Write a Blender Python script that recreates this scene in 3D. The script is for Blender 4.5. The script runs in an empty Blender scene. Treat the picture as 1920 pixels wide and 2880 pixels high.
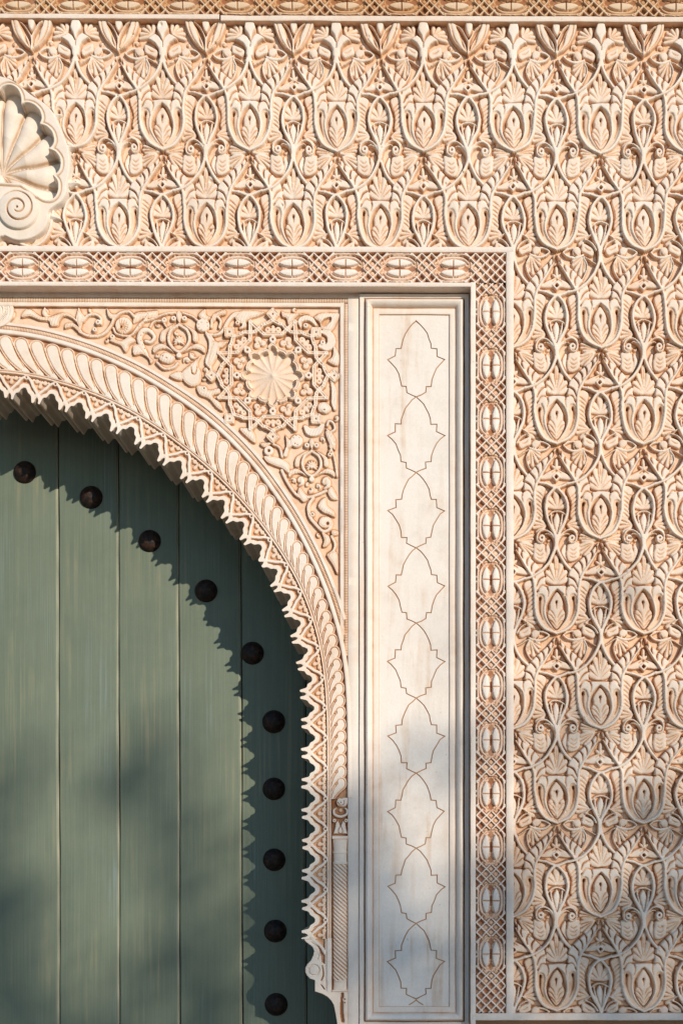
import bpy, math, random
import numpy as np
random.seed(7); RNG = np.random.default_rng(7)

# ------------------------------------------------------------------ camera, sky, sun, exposure
SC = bpy.context.scene
U = 800.0                 # one metre = 800 pixels of the photograph at the wall plane
L = 3600.0                # camera distance from the wall plane, in the same units (4.5 m)
VPX, VPY = 1150.0, 2400.0  # where the camera's level line of sight meets the wall
Z0 = 1.0                  # height above the paving of the picture's lower edge
cam_d = bpy.data.cameras.new('camera'); cam = bpy.data.objects.new('camera', cam_d)
SC.collection.objects.link(cam); SC.camera = cam
cam.location = (VPX/U, -L/U, (2880-VPY)/U+Z0); cam.rotation_euler = (math.radians(90), 0, 0)
cam_d.sensor_fit = 'VERTICAL'; cam_d.sensor_height = 36; cam_d.lens = 36*L/2880
cam_d.shift_y = (VPY-1440)/2880; cam_d.shift_x = (960-VPX)/2880; cam_d.clip_end = 1000; cam_d.clip_start = 0.05

SUN = np.array([0.66, -1.0, 0.35]); SUN /= np.linalg.norm(SUN)
el = math.asin(SUN[2]); az = math.atan2(SUN[0], SUN[1])
wd = bpy.data.worlds.new('World'); SC.world = wd; wd.use_nodes = True
nt = wd.node_tree; nt.nodes.clear()
sky = nt.nodes.new('ShaderNodeTexSky'); sky.sky_type = 'NISHITA'; sky.sun_disc = False
sky.sun_elevation = el; sky.sun_rotation = az; sky.air_density = 1.2; sky.dust_density = 0.15; sky.ozone_density = 4.5; sky.altitude = 400
bgn = nt.nodes.new('ShaderNodeBackground'); bgn.inputs[1].default_value = 0.12
wo = nt.nodes.new('ShaderNodeOutputWorld')
nt.links.new(sky.outputs[0], bgn.inputs[0]); nt.links.new(bgn.outputs[0], wo.inputs[0])
sl = bpy.data.lights.new('sun', 'SUN'); so = bpy.data.objects.new('sun', sl); SC.collection.objects.link(so)
sl.energy = 2.85; sl.angle = math.radians(0.5); sl.color = (1.0, 0.90, 0.765)
from mathutils import Vector
so.rotation_euler = Vector(SUN).to_track_quat('Z', 'Y').to_euler(); so.location = (6, -10, 8)
vs = SC.view_settings; vs.view_transform = 'Standard'; vs.look = 'None'; vs.gamma = 1; vs.exposure = 0.50
vs.use_curve_mapping = False

# ------------------------------------------------------------------ materials
def newmat(name):
    m = bpy.data.materials.new(name); m.use_nodes = True
    t = m.node_tree; b = t.nodes['Principled BSDF']
    b.inputs['Specular IOR Level'].default_value = 0.25
    return m, t, b
def nd(t, ty, **kw):
    n = t.nodes.new(ty)
    for k, v in kw.items(): setattr(n, k, v)
    return n
def noise(t, scale, detail=4, rough=0.55, vec=None):
    n = nd(t, 'ShaderNodeTexNoise'); n.inputs['Scale'].default_value = scale
    n.inputs['Detail'].default_value = detail; n.inputs['Roughness'].default_value = rough
    if vec is not None: t.links.new(vec, n.inputs['Vector'])
    return n.outputs['Fac']
def maprange(t, v, a, b, c=0., d=1.):
    n = nd(t, 'ShaderNodeMapRange'); n.inputs[1].default_value = a; n.inputs[2].default_value = b
    n.inputs[3].default_value = c; n.inputs[4].default_value = d; t.links.new(v, n.inputs[0]); return n.outputs[0]
def math2(t, op, a, b):
    n = nd(t, 'ShaderNodeMath', operation=op)
    for i, v in enumerate((a, b)):
        if isinstance(v, (int, float)): n.inputs[i].default_value = v
        else: t.links.new(v, n.inputs[i])
    return n.outputs[0]
def mixc(t, f, a, b):
    n = nd(t, 'ShaderNodeMix', data_type='RGBA')
    if isinstance(f, (int, float)): n.inputs[0].default_value = f
    else: t.links.new(f, n.inputs[0])
    for i, v in ((6, a), (7, b)):
        if isinstance(v, tuple): n.inputs[i].default_value = (*v, 1)
        else: t.links.new(v, n.inputs[i])
    return n.outputs[2]
def worldpos(t, sc=(1, 1, 1)):
    g = nd(t, 'ShaderNodeNewGeometry'); mp = nd(t, 'ShaderNodeMapping')
    mp.inputs['Scale'].default_value = sc; t.links.new(g.outputs['Position'], mp.inputs['Vector'])
    return mp.outputs[0]
def bump(t, b, h, strength, dist):
    n = nd(t, 'ShaderNodeBump'); n.inputs['Strength'].default_value = strength
    n.inputs['Distance'].default_value = dist; t.links.new(h, n.inputs['Height'])
    t.links.new(n.outputs[0], b.inputs['Normal'])

CREAM = (0.81, 0.715, 0.61); OCHRE = (0.76, 0.485, 0.295)
def stucco(name, cream=CREAM, ochre=OCHRE, dirt=0.25, wash_gain=1.0, streak=0.0, deep=(0.30, 0.122, 0.050), patch=0.18):
    m, t, b = newmat(name); b.inputs['Roughness'].default_value = 0.8
    at = nd(t, 'ShaderNodeAttribute', attribute_name='wash')
    p = worldpos(t)
    nb = noise(t, 3.0, 5, 0.6, p); nm = noise(t, 22, 5, 0.65, p); nf = noise(t, 160, 3, 0.6, p)
    w = math2(t, 'MULTIPLY', at.outputs['Fac'], wash_gain)
    w = math2(t, 'MULTIPLY', w, maprange(t, nm, 0.25, 0.75, 0.72, 1.12))
    stain = math2(t, 'MULTIPLY', maprange(t, nb, 0.42, 0.75), maprange(t, nm, 0.35, 0.7))
    w = math2(t, 'ADD', w, math2(t, 'MULTIPLY', stain, dirt))
    if streak:
        ns = noise(t, 1.0, 5, 0.6, worldpos(t, (26, 26, 2.2)))
        w = math2(t, 'ADD', w, math2(t, 'MULTIPLY', math2(t, 'MULTIPLY', maprange(t, ns, 0.52, 0.72), maprange(t, nb, 0.35, 0.65)), streak))
    rust = noise(t, 1.4, 4, 0.62, worldpos(t, (1.3, 1, 0.8)))
    w = math2(t, 'ADD', w, math2(t, 'MULTIPLY', maprange(t, rust, 0.40, 0.72, 0.0, 1.0), patch))
    cl = nd(t, 'ShaderNodeClamp'); t.links.new(w, cl.inputs[0])
    cr = mixc(t, maprange(t, nf, 0.3, 0.7), cream, tuple(c*0.93 for c in cream))
    oc = mixc(t, maprange(t, nm, 0.3, 0.7), ochre, tuple(c*f for c, f in zip(ochre, (0.82, 0.76, 0.70))))
    col = mixc(t, maprange(t, cl.outputs[0], 0.0, 0.58), cr, oc)
    col = mixc(t, maprange(t, cl.outputs[0], 0.58, 1.0), col, deep)
    gm = math2(t, 'MULTIPLY', maprange(t, noise(t, 6.5, 6, 0.7, p), 0.52, 0.74), 0.30)
    col = mixc(t, gm, col, (0.50, 0.44, 0.38))
    sp = maprange(t, noise(t, 75, 2, 0.5, p), 0.74, 0.78)
    col = mixc(t, math2(t, 'MULTIPLY', sp, 0.35), col, (0.30, 0.22, 0.16))
    t.links.new(col, b.inputs['Base Color'])
    bump(t, b, math2(t, 'ADD', nf, math2(t, 'MULTIPLY', nm, 2.0)), 0.35, 0.0015)
    return m
M_ST = stucco('carved_stucco')
M_FRIEZE = stucco('stained_stucco', cream=(0.72, 0.55, 0.38), ochre=(0.56, 0.31, 0.14), dirt=0.5)
M_PLAIN = stucco('smooth_plaster', cream=(0.80, 0.72, 0.635), dirt=0.2, streak=0.25, patch=0.08)
M_BORD = stucco('lattice_stucco', cream=(0.83, 0.75, 0.66), ochre=(0.76, 0.50, 0.33), deep=(0.33, 0.135, 0.065), dirt=0.25, patch=0.10)
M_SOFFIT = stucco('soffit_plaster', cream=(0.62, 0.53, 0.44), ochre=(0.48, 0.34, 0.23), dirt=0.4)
M_PANEL = stucco('panel_plaster', cream=(0.80, 0.735, 0.66), ochre=(0.66, 0.47, 0.32), dirt=0.22, streak=0.6, patch=0.1)
M_SHELL = stucco('shell_plaster', cream=(0.80, 0.70, 0.59), ochre=(0.62, 0.42, 0.26), dirt=0.3, patch=0.12)
M_LINE = stucco('brown_groove_paint', cream=(0.46, 0.25, 0.12), ochre=(0.38, 0.19, 0.085), dirt=0.4)
M_WALL = stucco('rough_ochre_wall', cream=(0.55, 0.36, 0.23), ochre=(0.45, 0.26, 0.14), dirt=0.5)

def door_mat():
    m, t, b = newmat('weathered_green_paint'); b.inputs['Roughness'].default_value = 0.55
    oi = nd(t, 'ShaderNodeObjectInfo')
    base = worldpos(t, (1, 1, 1))
    add = nd(t, 'ShaderNodeVectorMath', operation='ADD'); t.links.new(base, add.inputs[0])
    cmb = nd(t, 'ShaderNodeCombineXYZ'); t.links.new(math2(t, 'MULTIPLY', oi.outputs['Random'], 9.0), cmb.inputs[2])
    t.links.new(cmb.outputs[0], add.inputs[1])
    mp = nd(t, 'ShaderNodeMapping'); mp.inputs['Scale'].default_value = (60, 60, 1.6); t.links.new(add.outputs[0], mp.inputs[0])
    mp2 = nd(t, 'ShaderNodeMapping'); mp2.inputs['Scale'].default_value = (230, 230, 3.0); t.links.new(add.outputs[0], mp2.inputs[0])
    mp3 = nd(t, 'ShaderNodeMapping'); mp3.inputs['Scale'].default_value = (5, 5, 1.6); t.links.new(add.outputs[0], mp3.inputs[0])
    g1 = noise(t, 1, 5, 0.6, mp.outputs[0]); g2 = noise(t, 1, 3, 0.6, mp2.outputs[0]); pt = noise(t, 1, 4, 0.6, mp3.outputs[0])
    c = mixc(t, math2(t, 'ADD', math2(t, 'MULTIPLY', maprange(t, g1, 0.3, 0.7), 0.45), math2(t, 'MULTIPLY', maprange(t, noise(t, 7, 6, 0.65, add.outputs[0]), 0.3, 0.7), 0.55)), (0.110, 0.139, 0.098), (0.150, 0.175, 0.124))
    c = mixc(t, math2(t, 'MULTIPLY', maprange(t, g2, 0.4, 0.7), 0.22), c, (0.20, 0.225, 0.165))
    rub = math2(t, 'MULTIPLY', maprange(t, pt, 0.52, 0.68), maprange(t, g1, 0.48, 0.66))
    c = mixc(t, math2(t, 'MULTIPLY', rub, 0.38), c, (0.36, 0.30, 0.16))
    bl = math2(t, 'MULTIPLY', maprange(t, pt, 0.48, 0.36), maprange(t, g2, 0.50, 0.7))
    c = mixc(t, math2(t, 'MULTIPLY', bl, 0.5), c, (0.20, 0.26, 0.27))
    at = nd(t, 'ShaderNodeAttribute', attribute_name='wash')
    c = mixc(t, math2(t, 'MULTIPLY', at.outputs['Fac'], maprange(t, g2, 0.25, 0.6, 0.25, 1.0)), c, (0.48, 0.45, 0.33))
    t.links.new(c, b.inputs['Base Color'])
    bump(t, b, math2(t, 'ADD', g2, math2(t, 'MULTIPLY', g1, 1.5)), 0.35, 0.001)
    return m
M_DOOR = door_mat()
m, t, b = newmat('dark_iron'); M_IRON = m
b.inputs['Roughness'].default_value = 0.6
nfac = noise(t, 60, 4, 0.6, worldpos(t))
t.links.new(mixc(t, maprange(t, nfac, 0.45, 0.68), (0.012, 0.009, 0.008), (0.055, 0.024, 0.012)), b.inputs['Base Color'])
bump(t, b, nfac, 0.8, 0.004)
m, t, b = newmat('pale_paving'); M_GROUND = m
b.inputs['Roughness'].default_value = 0.9
t.links.new(mixc(t, noise(t, 1.5, 6, 0.6, worldpos(t)), (0.24, 0.20, 0.16), (0.31, 0.27, 0.22)), b.inputs['Base Color'])
m, t, b = newmat('leaf_green'); M_LEAF = m
t.links.new(mixc(t, noise(t, 3, 3, 0.6, worldpos(t)), (0.05, 0.09, 0.025), (0.09, 0.13, 0.04)), b.inputs['Base Color'])
m, t, b = newmat('bark'); M_BARK = m
t.links.new(mixc(t, noise(t, 12, 4, 0.6, worldpos(t, (1, 1, 0.2))), (0.10, 0.07, 0.05), (0.18, 0.13, 0.09)), b.inputs['Base Color'])

# ------------------------------------------------------------------ helpers
COL = SC.collection
def PX(x, y, d, d0=None):
    """photo pixel (on the plane d0 behind the wall face) -> world; d is the real depth."""
    x = np.asarray(x, float); y = np.asarray(y, float); d = np.asarray(d, float)
    if d0 is None: d0 = d
    y = y + 0.0035*(x-1300)*np.clip((2400-y)/2400, 0, 1.0)
    k = (L+d0)/L
    return np.stack([(VPX+(x-VPX)*k)/U + 0*d, d/U + 0*x, (2880-(VPY+(y-VPY)*k))/U+Z0 + 0*d], -1)

def empty(name, label, cat, loc, group=None):
    o = bpy.data.objects.new(name, None); COL.objects.link(o); o.empty_display_size = 0.05
    o.location = loc; o['label'] = label; o['category'] = cat
    if group: o['group'] = group
    return o
def wloc(o):
    v = Vector(o.location)
    while o.parent: o = o.parent; v = v + Vector(o.location)
    return v
def mkmesh(name, V, F, mat, parent=None, wash=None, smooth=True, sharp=None, kind=None):
    """V (n,3) world coords, F list of faces or (n,4) array."""
    V = np.asarray(V, np.float32).reshape(-1, 3)
    c = (V.min(0)+V.max(0))/2; c[1] = V[:, 1].max()
    me = bpy.data.meshes.new(name)
    Vl = V-c
    if isinstance(F, np.ndarray):
        n = len(F); k = F.shape[1]
        me.vertices.add(len(V)); me.vertices.foreach_set('co', Vl.ravel())
        me.loops.add(n*k); me.loops.foreach_set('vertex_index', F.astype(np.int32).ravel())
        me.polygons.add(n); me.polygons.foreach_set('loop_start', np.arange(n, dtype=np.int32)*k)
        me.update(calc_edges=True)
    else:
        me.from_pydata([tuple(v) for v in Vl], [], F)
    if smooth: me.polygons.foreach_set('use_smooth', np.ones(len(me.polygons), bool))
    if smooth and sharp: me.set_sharp_from_angle(angle=math.radians(sharp))
    if wash is not None:
        a = me.attributes.new('wash', 'FLOAT', 'POINT'); a.data.foreach_set('value', np.asarray(wash, np.float32).ravel())
    me.materials.append(mat)
    o = bpy.data.objects.new(name, me); COL.objects.link(o)
    if parent is not None: o.parent = parent; o.location = Vector(c)-wloc(parent)
    else: o.location = c
    if kind: o['kind'] = kind
    return o
def struct(name, V, F, mat, **kw):
    o = mkmesh(name, V, F, mat, **kw); o['kind'] = 'structure'; return o

def boxpx(x0, y0, x1, y1, df, db, bev=2.0, d0=None):
    """front-bevelled block in photo pixels, df front depth, db back depth"""
    d0 = df if d0 is None else d0
    q = []
    for (b_, d) in ((0, db), (0, df+bev), (bev, df)):
        for (x, y) in ((x0+b_, y0+b_), (x1-b_, y0+b_), (x1-b_, y1-b_), (x0+b_, y1-b_)):
            q.append(PX(x, y, d, d0))
    F = []
    for r in range(2):
        for i in range(4):
            a, b_ = r*4+i, r*4+(i+1) % 4
            F.append((a, b_, b_+4, a+4))
    F.append((8, 9, 10, 11)); F.append((3, 2, 1, 0))
    return np.array(q), F

def cr(pts, n=6, closed=False):
    """Catmull-Rom through the points (any number of columns)"""
    P = np.array(pts, float)
    if len(P) < 3 and not closed: 
        t = np.linspace(0, 1, n+1)[:, None]; return P[0]*(1-t)+P[-1]*t
    Q = np.vstack([P[-1], P, P[0], P[1]]) if closed else np.vstack([2*P[0]-P[1], P, 2*P[-1]-P[-2]])
    out = []
    t = np.arange(n)/n
    for i in range(len(Q)-3):
        a, b, c, d = Q[i:i+4]
        T = t[:, None]
        out.append(0.5*((2*b)+(c-a)*T+(2*a-5*b+4*c-d)*T**2+(3*b-a-3*c+d)*T**3))
    out = np.vstack(out)
    return out if closed else np.vstack([out, P[-1:]])
def sst(x): x = np.clip(x, 0, 1); return x*x*(3-2*x)

class CV:
    """carving board: a height map with pigment wash and piece ids; may repeat (per = periods)"""
    def __init__(s, x0, y0, x1, y1, res=1.0, per=None, h0=0.0, w0=1.0):
        s.x0, s.y0, s.res, s.per = x0, y0, res, per
        s.nx = int(round((x1-x0)/res)); s.ny = int(round((y1-y0)/res))
        s.gx = x0+(np.arange(s.nx)+0.0)*res; s.gy = y0+(np.arange(s.ny)+0.0)*res
        s.H = np.full((s.ny, s.nx), h0); s.W = np.full((s.ny, s.nx), w0)
        s.I = np.zeros((s.ny, s.nx), np.int32); s.names = ['background']; s.cnt = 0
        s.off = np.zeros((s.ny, s.nx, 2), np.int8)
    def piece(s, name): s.names.append(name); return len(s.names)-1
    def _offs(s, lo, hi):
        if not s.per: return [(0, 0)]
        r = []
        for i in range(-2, 3):
            for j in range(-2, 3):
                dx, dy = i*s.per[0], j*s.per[1]
                if hi[0]+dx >= s.gx[0] and lo[0]+dx <= s.gx[-1] and hi[1]+dy >= s.gy[0] and lo[1]+dy <= s.gy[-1]: r.append((i, j))
        return r
    def _win(s, lo, hi):
        i0 = max(0, int(math.floor((lo[0]-s.x0)/s.res))); i1 = min(s.nx, int(math.ceil((hi[0]-s.x0)/s.res))+1)
        j0 = max(0, int(math.floor((lo[1]-s.y0)/s.res))); j1 = min(s.ny, int(math.ceil((hi[1]-s.y0)/s.res))+1)
        return i0, i1, j0, j1
    def stroke(s, pts, w, h, p=0, prof='flat', e=1.45, spl=True, closed=False, top=0.0, edge=0.9, n=6, groove=None, only=None):
        P = np.array(pts, float); k = len(P)
        w = np.interp(np.linspace(0, 1, k), np.linspace(0, 1, np.size(w)), np.atleast_1d(w))
        h = np.interp(np.linspace(0, 1, k), np.linspace(0, 1, np.size(h)), np.atleast_1d(h))
        Q = np.column_stack([P, w, h])
        if spl: Q = cr(Q, n, closed)
        elif closed: Q = np.vstack([Q, Q[:1]])
        if closed and spl: Q = np.vstack([Q, Q[:1]])
        mw = Q[:, 2].max()/2+1
        lo, hi = Q[:, :2].min(0)-mw, Q[:, :2].max(0)+mw
        for (oi, oj) in s._offs(lo, hi):
            dx, dy = (oi*s.per[0], oj*s.per[1]) if s.per else (0, 0)
            for a, b in zip(Q[:-1], Q[1:]):
                ax, ay, bx, by = a[0]+dx, a[1]+dy, b[0]+dx, b[1]+dy
                m = max(a[2], b[2])/2+1
                i0, i1, j0, j1 = s._win((min(ax, bx)-m, min(ay, by)-m), (max(ax, bx)+m, max(ay, by)+m))
                if i1 <= i0 or j1 <= j0: continue
                X = s.gx[None, i0:i1]; Y = s.gy[j0:j1, None]
                vx, vy = bx-ax, by-ay; l2 = vx*vx+vy*vy+1e-9
                t = np.clip(((X-ax)*vx+(Y-ay)*vy)/l2, 0, 1)
                d = np.hypot(X-ax-t*vx, Y-ay-t*vy)
                hw = (a[2]+(b[2]-a[2])*t)/2+1e-6; hh = a[3]+(b[3]-a[3])*t
                q = np.clip(d/hw, 0, 1)
                if groove is not None:      # cut a channel
                    f = np.where(d < hw, 1-q*q, 0)
                    sub = slice(j0, j1), slice(i0, i1)
                    if only is not None: f = f*(s.I[sub] == only)
                    key = s.G if hasattr(s, 'G') else None
                    s.D[sub] = np.maximum(s.D[sub], hh*f); s.DW[sub] = np.maximum(s.DW[sub], groove*np.clip(f*1.6, 0, 1))
                    continue
                ef = sst((hw-d)/e)
                if prof == 'round': f = ef*(0.45+0.55*np.sqrt(1-q*q))
                elif prof == 'vee': f = ef*(0.72+0.28*np.minimum(q*1.6, 1))
                elif prof == 'ridge': f = ef*(1-0.5*q)
                elif prof == 'double': f = ef*(1-0.38*np.exp(-(q/0.22)**2))
                else: f = ef
                val = hh*f
                sub = slice(j0, j1), slice(i0, i1)
                up = (val > s.H[sub]) & (d < hw)
                s.H[sub] = np.where(up, val, s.H[sub])
                wv = top+(edge-top)*(1-sst((hw-d)/2.1))
                if prof == 'double': wv = np.maximum(wv, 0.6*np.exp(-(q/0.25)**2))
                if prof == 'vee': wv = np.maximum(wv, 0.35*np.exp(-(q/0.3)**2))
                s.W[sub] = np.where(up, wv, s.W[sub])
                s.I[sub] = np.where(up, p, s.I[sub])
                s.off[sub][up] = (oi, oj)
    def cut(s, paths, w, depth, pig=0.9, only=None, spl=True):
        """channels cut into what is there"""
        s.D = np.zeros_like(s.H); s.DW = np.zeros_like(s.H)
        for q in paths: s.stroke(q, w, depth, groove=pig, only=only, spl=spl)
        s.H -= s.D; s.W = np.maximum(s.W, s.DW)
    def _poly(s, P, X, Y):
        d = np.full(np.broadcast(X, Y).shape, 1e9); ins = np.zeros(d.shape, bool)
        for a, b in zip(P, np.roll(P, -1, 0)):
            vx, vy = b-a; l2 = vx*vx+vy*vy+1e-9
            t = np.clip(((X-a[0])*vx+(Y-a[1])*vy)/l2, 0, 1)
            d = np.minimum(d, np.hypot(X-a[0]-t*vx, Y-a[1]-t*vy))
            c = ((a[1] > Y) != (b[1] > Y)) & (X < (b[0]-a[0])*(Y-a[1])/(b[1]-a[1]+1e-12)+a[0])
            ins ^= c
        return d, ins
    def fill(s, pts, h, p=0, e=2.0, dome=0.0, spl=True, top=0.0, edge=0.9, n=5, carve=False, line=0.0):
        P = cr(pts, n, True) if spl else np.array(pts, float)
        lo, hi = P.min(0)-1, P.max(0)+1
        for (oi, oj) in s._offs(lo, hi):
            dx, dy = (oi*s.per[0], oj*s.per[1]) if s.per else (0, 0)
            i0, i1, j0, j1 = s._win((lo[0]+dx, lo[1]+dy), (hi[0]+dx, hi[1]+dy))
            if i1 <= i0 or j1 <= j0: continue
            X = s.gx[None, i0:i1]; Y = s.gy[j0:j1, None]
            d, ins = s._poly(P+(dx, dy), X, Y)
            sub = slice(j0, j1), slice(i0, i1)
            if carve:
                f = sst(d/e)
                s.H[sub] = np.where(ins, s.H[sub]*(1-f)+np.minimum(h, s.H[sub])*f, s.H[sub])
                s.W[sub] = np.where(ins, np.maximum(s.W[sub], top+(edge-top)*(1-sst(d/3))), s.W[sub])
                if p: s.I[sub] = np.where(ins, p, s.I[sub]); s.off[sub][ins] = (oi, oj)
                continue
            val = h*sst(d/e)+dome*(1-np.exp(-d/7.0))
            up = ins & (val > s.H[sub])
            s.H[sub] = np.where(up, val, s.H[sub])
            wv = top+(edge-top)*(1-sst(d/2.4))
            if line: ln = np.exp(-((d-line)/0.9)**2); val = val-1.6*ln; wv = np.maximum(wv, 0.6*ln); s.H[sub] = np.where(up, val, s.H[sub])
            s.W[sub] = np.where(up, wv, s.W[sub])
            s.I[sub] = np.where(up, p, s.I[sub]); s.off[sub][up] = (oi, oj)
    def disc(s, c, r, h, p=0, **kw):
        a = np.linspace(0, 2*np.pi, 14, endpoint=False)
        s.fill([(c[0]+r*math.cos(x), c[1]+r*math.sin(x)) for x in a], h, p, n=3, **kw)
    def hole(s, c, r, to=0.0):
        a = np.linspace(0, 2*np.pi, 12, endpoint=False)
        s.fill([(c[0]+r*math.cos(x), c[1]+r*math.sin(x)) for x in a], to, 0, n=2, carve=True, e=1.5, top=1, edge=1)
    def settle(s, ground=0.5, foot=0.95, r=5):
        """wash that has gathered round the foot of the carving"""
        m = (s.I > 0).astype(float)
        for ax in (0, 1):
            for _ in range(2):
                k = sum(np.roll(m, i, ax) for i in range(-r//2, r//2+1))/(r+1) if s.per else sum(np.roll(m, i, ax) for i in range(-r//2, r//2+1))/(r+1); m = k
        s.W = np.where(s.I == 0, np.clip(ground+(foot-ground)*np.clip(m*2.2, 0, 1), 0, 1), s.W)
    def sprinkle(s, name, rmax, rmin, h, rnd, mask=None, tries=900, top=0.2):
        """small curled leaves carved into whatever ground is still free"""
        r = rmax
        while r >= rmin:
            for _ in range(tries):
                i, j = rnd.randrange(s.nx), rnd.randrange(s.ny)
                if s.I[j, i] or (mask is not None and not mask[j, i]): continue
                k = int(r/s.res)+1
                jj = np.arange(j-k, j+k+1); ii = np.arange(i-k, i+k+1)
                if s.per: jj %= s.ny; ii %= s.nx
                elif jj[0] < 0 or ii[0] < 0 or jj[-1] >= s.ny or ii[-1] >= s.nx: continue
                yy, xx = np.mgrid[-k:k+1, -k:k+1]
                if (s.I[np.ix_(jj, ii)][np.hypot(xx, yy)*s.res <= r] > 0).any(): continue
                if mask is not None and not mask[np.ix_(jj, ii)].all(): continue
                cx, cy = s.gx[i], s.gy[j]; a = rnd.uniform(0, 360); p = s.piece(name); sg = rnd.choice((-1, 1))
                al = math.radians(a); q = r*0.92
                pts = [(cx+q*math.cos(al+sg*t_)*f_, cy+q*math.sin(al+sg*t_)*f_) for t_, f_ in ((0, 1), (0.9, .78), (1.9, .55), (3.0, .42), (4.2, .2))]
                s.stroke(pts, [r*.35, r*.75, r*1.0, r*1.0, r*.8], [h*.8, h, h, h, h], p, 'round', e=2.0, top=top, edge=.9)
                s.stroke([(cx, cy), (cx-q*.6*math.cos(al), cy-q*.6*math.sin(al)), (cx-q*math.cos(al+.4), cy-q*math.sin(al+.4))], [r*.9, r*.7, r*.3], h*.9, p, 'round', e=2.0, top=top, edge=.9)
                s.cut([[(cx+q*.7*math.cos(al), cy+q*.7*math.sin(al)), (cx, cy), (cx-q*.6*math.cos(al+.2), cy-q*.6*math.sin(al+.2))]], [1.2, 2.6, 1.2], 2.5, only=p, pig=.6)
            r *= 0.82
    def petal(s, base, ang, ln, w, h, p, prof='round', bend=0.0, top=0.13):
        a = math.radians(ang); pts = []
        for t in (0, 0.3, 0.6, 0.85, 1.0):
            aa = a+bend*t
            pts.append((base[0]+ln*t*math.sin(aa), base[1]-ln*t*math.cos(aa)))
        s.stroke(pts, [w*.35, w*.75, w, w*.85, w*.3], [h*.8, h, h, h*.95, h*.7], p, prof, e=2.2, n=3, top=top)
    def veins(s, base, tips, p, w=3.0, depth=4.5):
        b = np.array(base, float); T = [np.array(q, float) for q in tips]; g = []
        for a, c in zip(T[:-1], T[1:]):
            m = (a+c)/2; m = b+(m-b)*(0.98 if np.hypot(*(m-b)) > 1 else 1)
            g.append([tuple(b+(m-b)*0.22), tuple(b+(m-b)*0.6), tuple(m)])
        s.cut(g, [1.4, w, w*1.15], [1.5, depth, depth], only=p, pig=0.8)
    def fan(s, base, items, w, h, p, bend=0.0):
        s._fan(base, items, w, h, p, bend)
        it = sorted(items)
        tips = []
        for a, ln in it:
            aa = math.radians(a)+bend*0.9*(1 if a > 0 else -1 if a < 0 else 0); tips.append((base[0]+ln*math.sin(aa), base[1]-ln*math.cos(aa)))
        s.veins(base, tips, p)
    def _fan(s, base, items, w, h, p, bend=0.0):
        for a, ln in items: s.petal(base, a, ln, w, h+0.5*math.cos(math.radians(a)), p, bend=bend*(1 if a > 0 else -1 if a < 0 else 0))
    def worn(s, r=2):
        m = s.H.copy()
        for ax in (0, 1):
            for _ in range(2): m = sum(np.roll(m, i, ax) for i in range(-r, r+1))/(2*r+1)
        s.HB = m
    def sample(s, A, x, y):
        fx = (np.asarray(x)-s.x0)/s.res; fy = (np.asarray(y)-s.y0)/s.res
        if s.per: fx = fx % s.nx; fy = fy % s.ny
        else: fx = np.clip(fx, 0, s.nx-1); fy = np.clip(fy, 0, s.ny-1)
        i = np.floor(fx).astype(int); j = np.floor(fy).astype(int); a = fx-i; b = fy-j
        if s.per: i %= s.nx; j %= s.ny; i2 = (i+1) % s.nx; j2 = (j+1) % s.ny
        else: i2 = np.minimum(i+1, s.nx-1); j2 = np.minimum(j+1, s.ny-1)
        return A[j, i]*(1-a)*(1-b)+A[j, i2]*a*(1-b)+A[j2, i]*(1-a)*b+A[j2, i2]*a*b
    def nearest(s, A, x, y):
        i = np.round((np.asarray(x)-s.x0)/s.res).astype(int); j = np.round((np.asarray(y)-s.y0)/s.res).astype(int)
        if s.per: i %= s.nx; j %= s.ny
        else: i = np.clip(i, 0, s.nx-1); j = np.clip(j, 0, s.ny-1)
        return A[j, i]

def emit(V, wash, ids, fmask, namer, mat, flip=False):
    """grid V (r,c,3) -> one mesh object per id value of ids (r-1,c-1); namer(id) -> (name, parent, kind) """
    r, c = V.shape[:2]
    idx = np.arange(r*c).reshape(r, c)
    F = np.stack([idx[:-1, :-1], idx[1:, :-1], idx[1:, 1:], idx[:-1, 1:]], -1).reshape(-1, 4)
    if flip: F = F[:, ::-1]
    ids = np.asarray(ids).ravel(); k = np.asarray(fmask).ravel()
    F = F[k]; ids = ids[k]
    o = np.argsort(ids, kind='stable'); F = F[o]; ids = ids[o]
    cutp = np.flatnonzero(np.diff(ids))+1
    Vf = V.reshape(-1, 3); Wf = np.asarray(wash).ravel(); out = {}
    for g in np.split(np.arange(len(F)), cutp):
        if len(g) == 0: continue
        i = int(ids[g[0]]); f = F[g]
        u, inv = np.unique(f, return_inverse=True)
        r_ = namer(i)
        if r_ is None: continue
        out[i] = (Vf[u], inv.reshape(-1, 4), Wf[u], r_)
    res = {}
    for i in sorted(out):
        Vv, Ff, Ww, (nm, par, kd) = out[i]
        if callable(par): par = par(res)
        res[i] = mkmesh(nm, Vv, Ff, mat, par, Ww, kind=kd)
    return res

def wob(x, y, a=1.0, s=1.0):
    return a*(np.sin(x/(53*s)+1.3*np.sin(y/(71*s)))+np.sin(y/(37*s)+x/(97*s))+0.5*np.sin(x/(19*s)-y/(23*s)))/2.0

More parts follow.
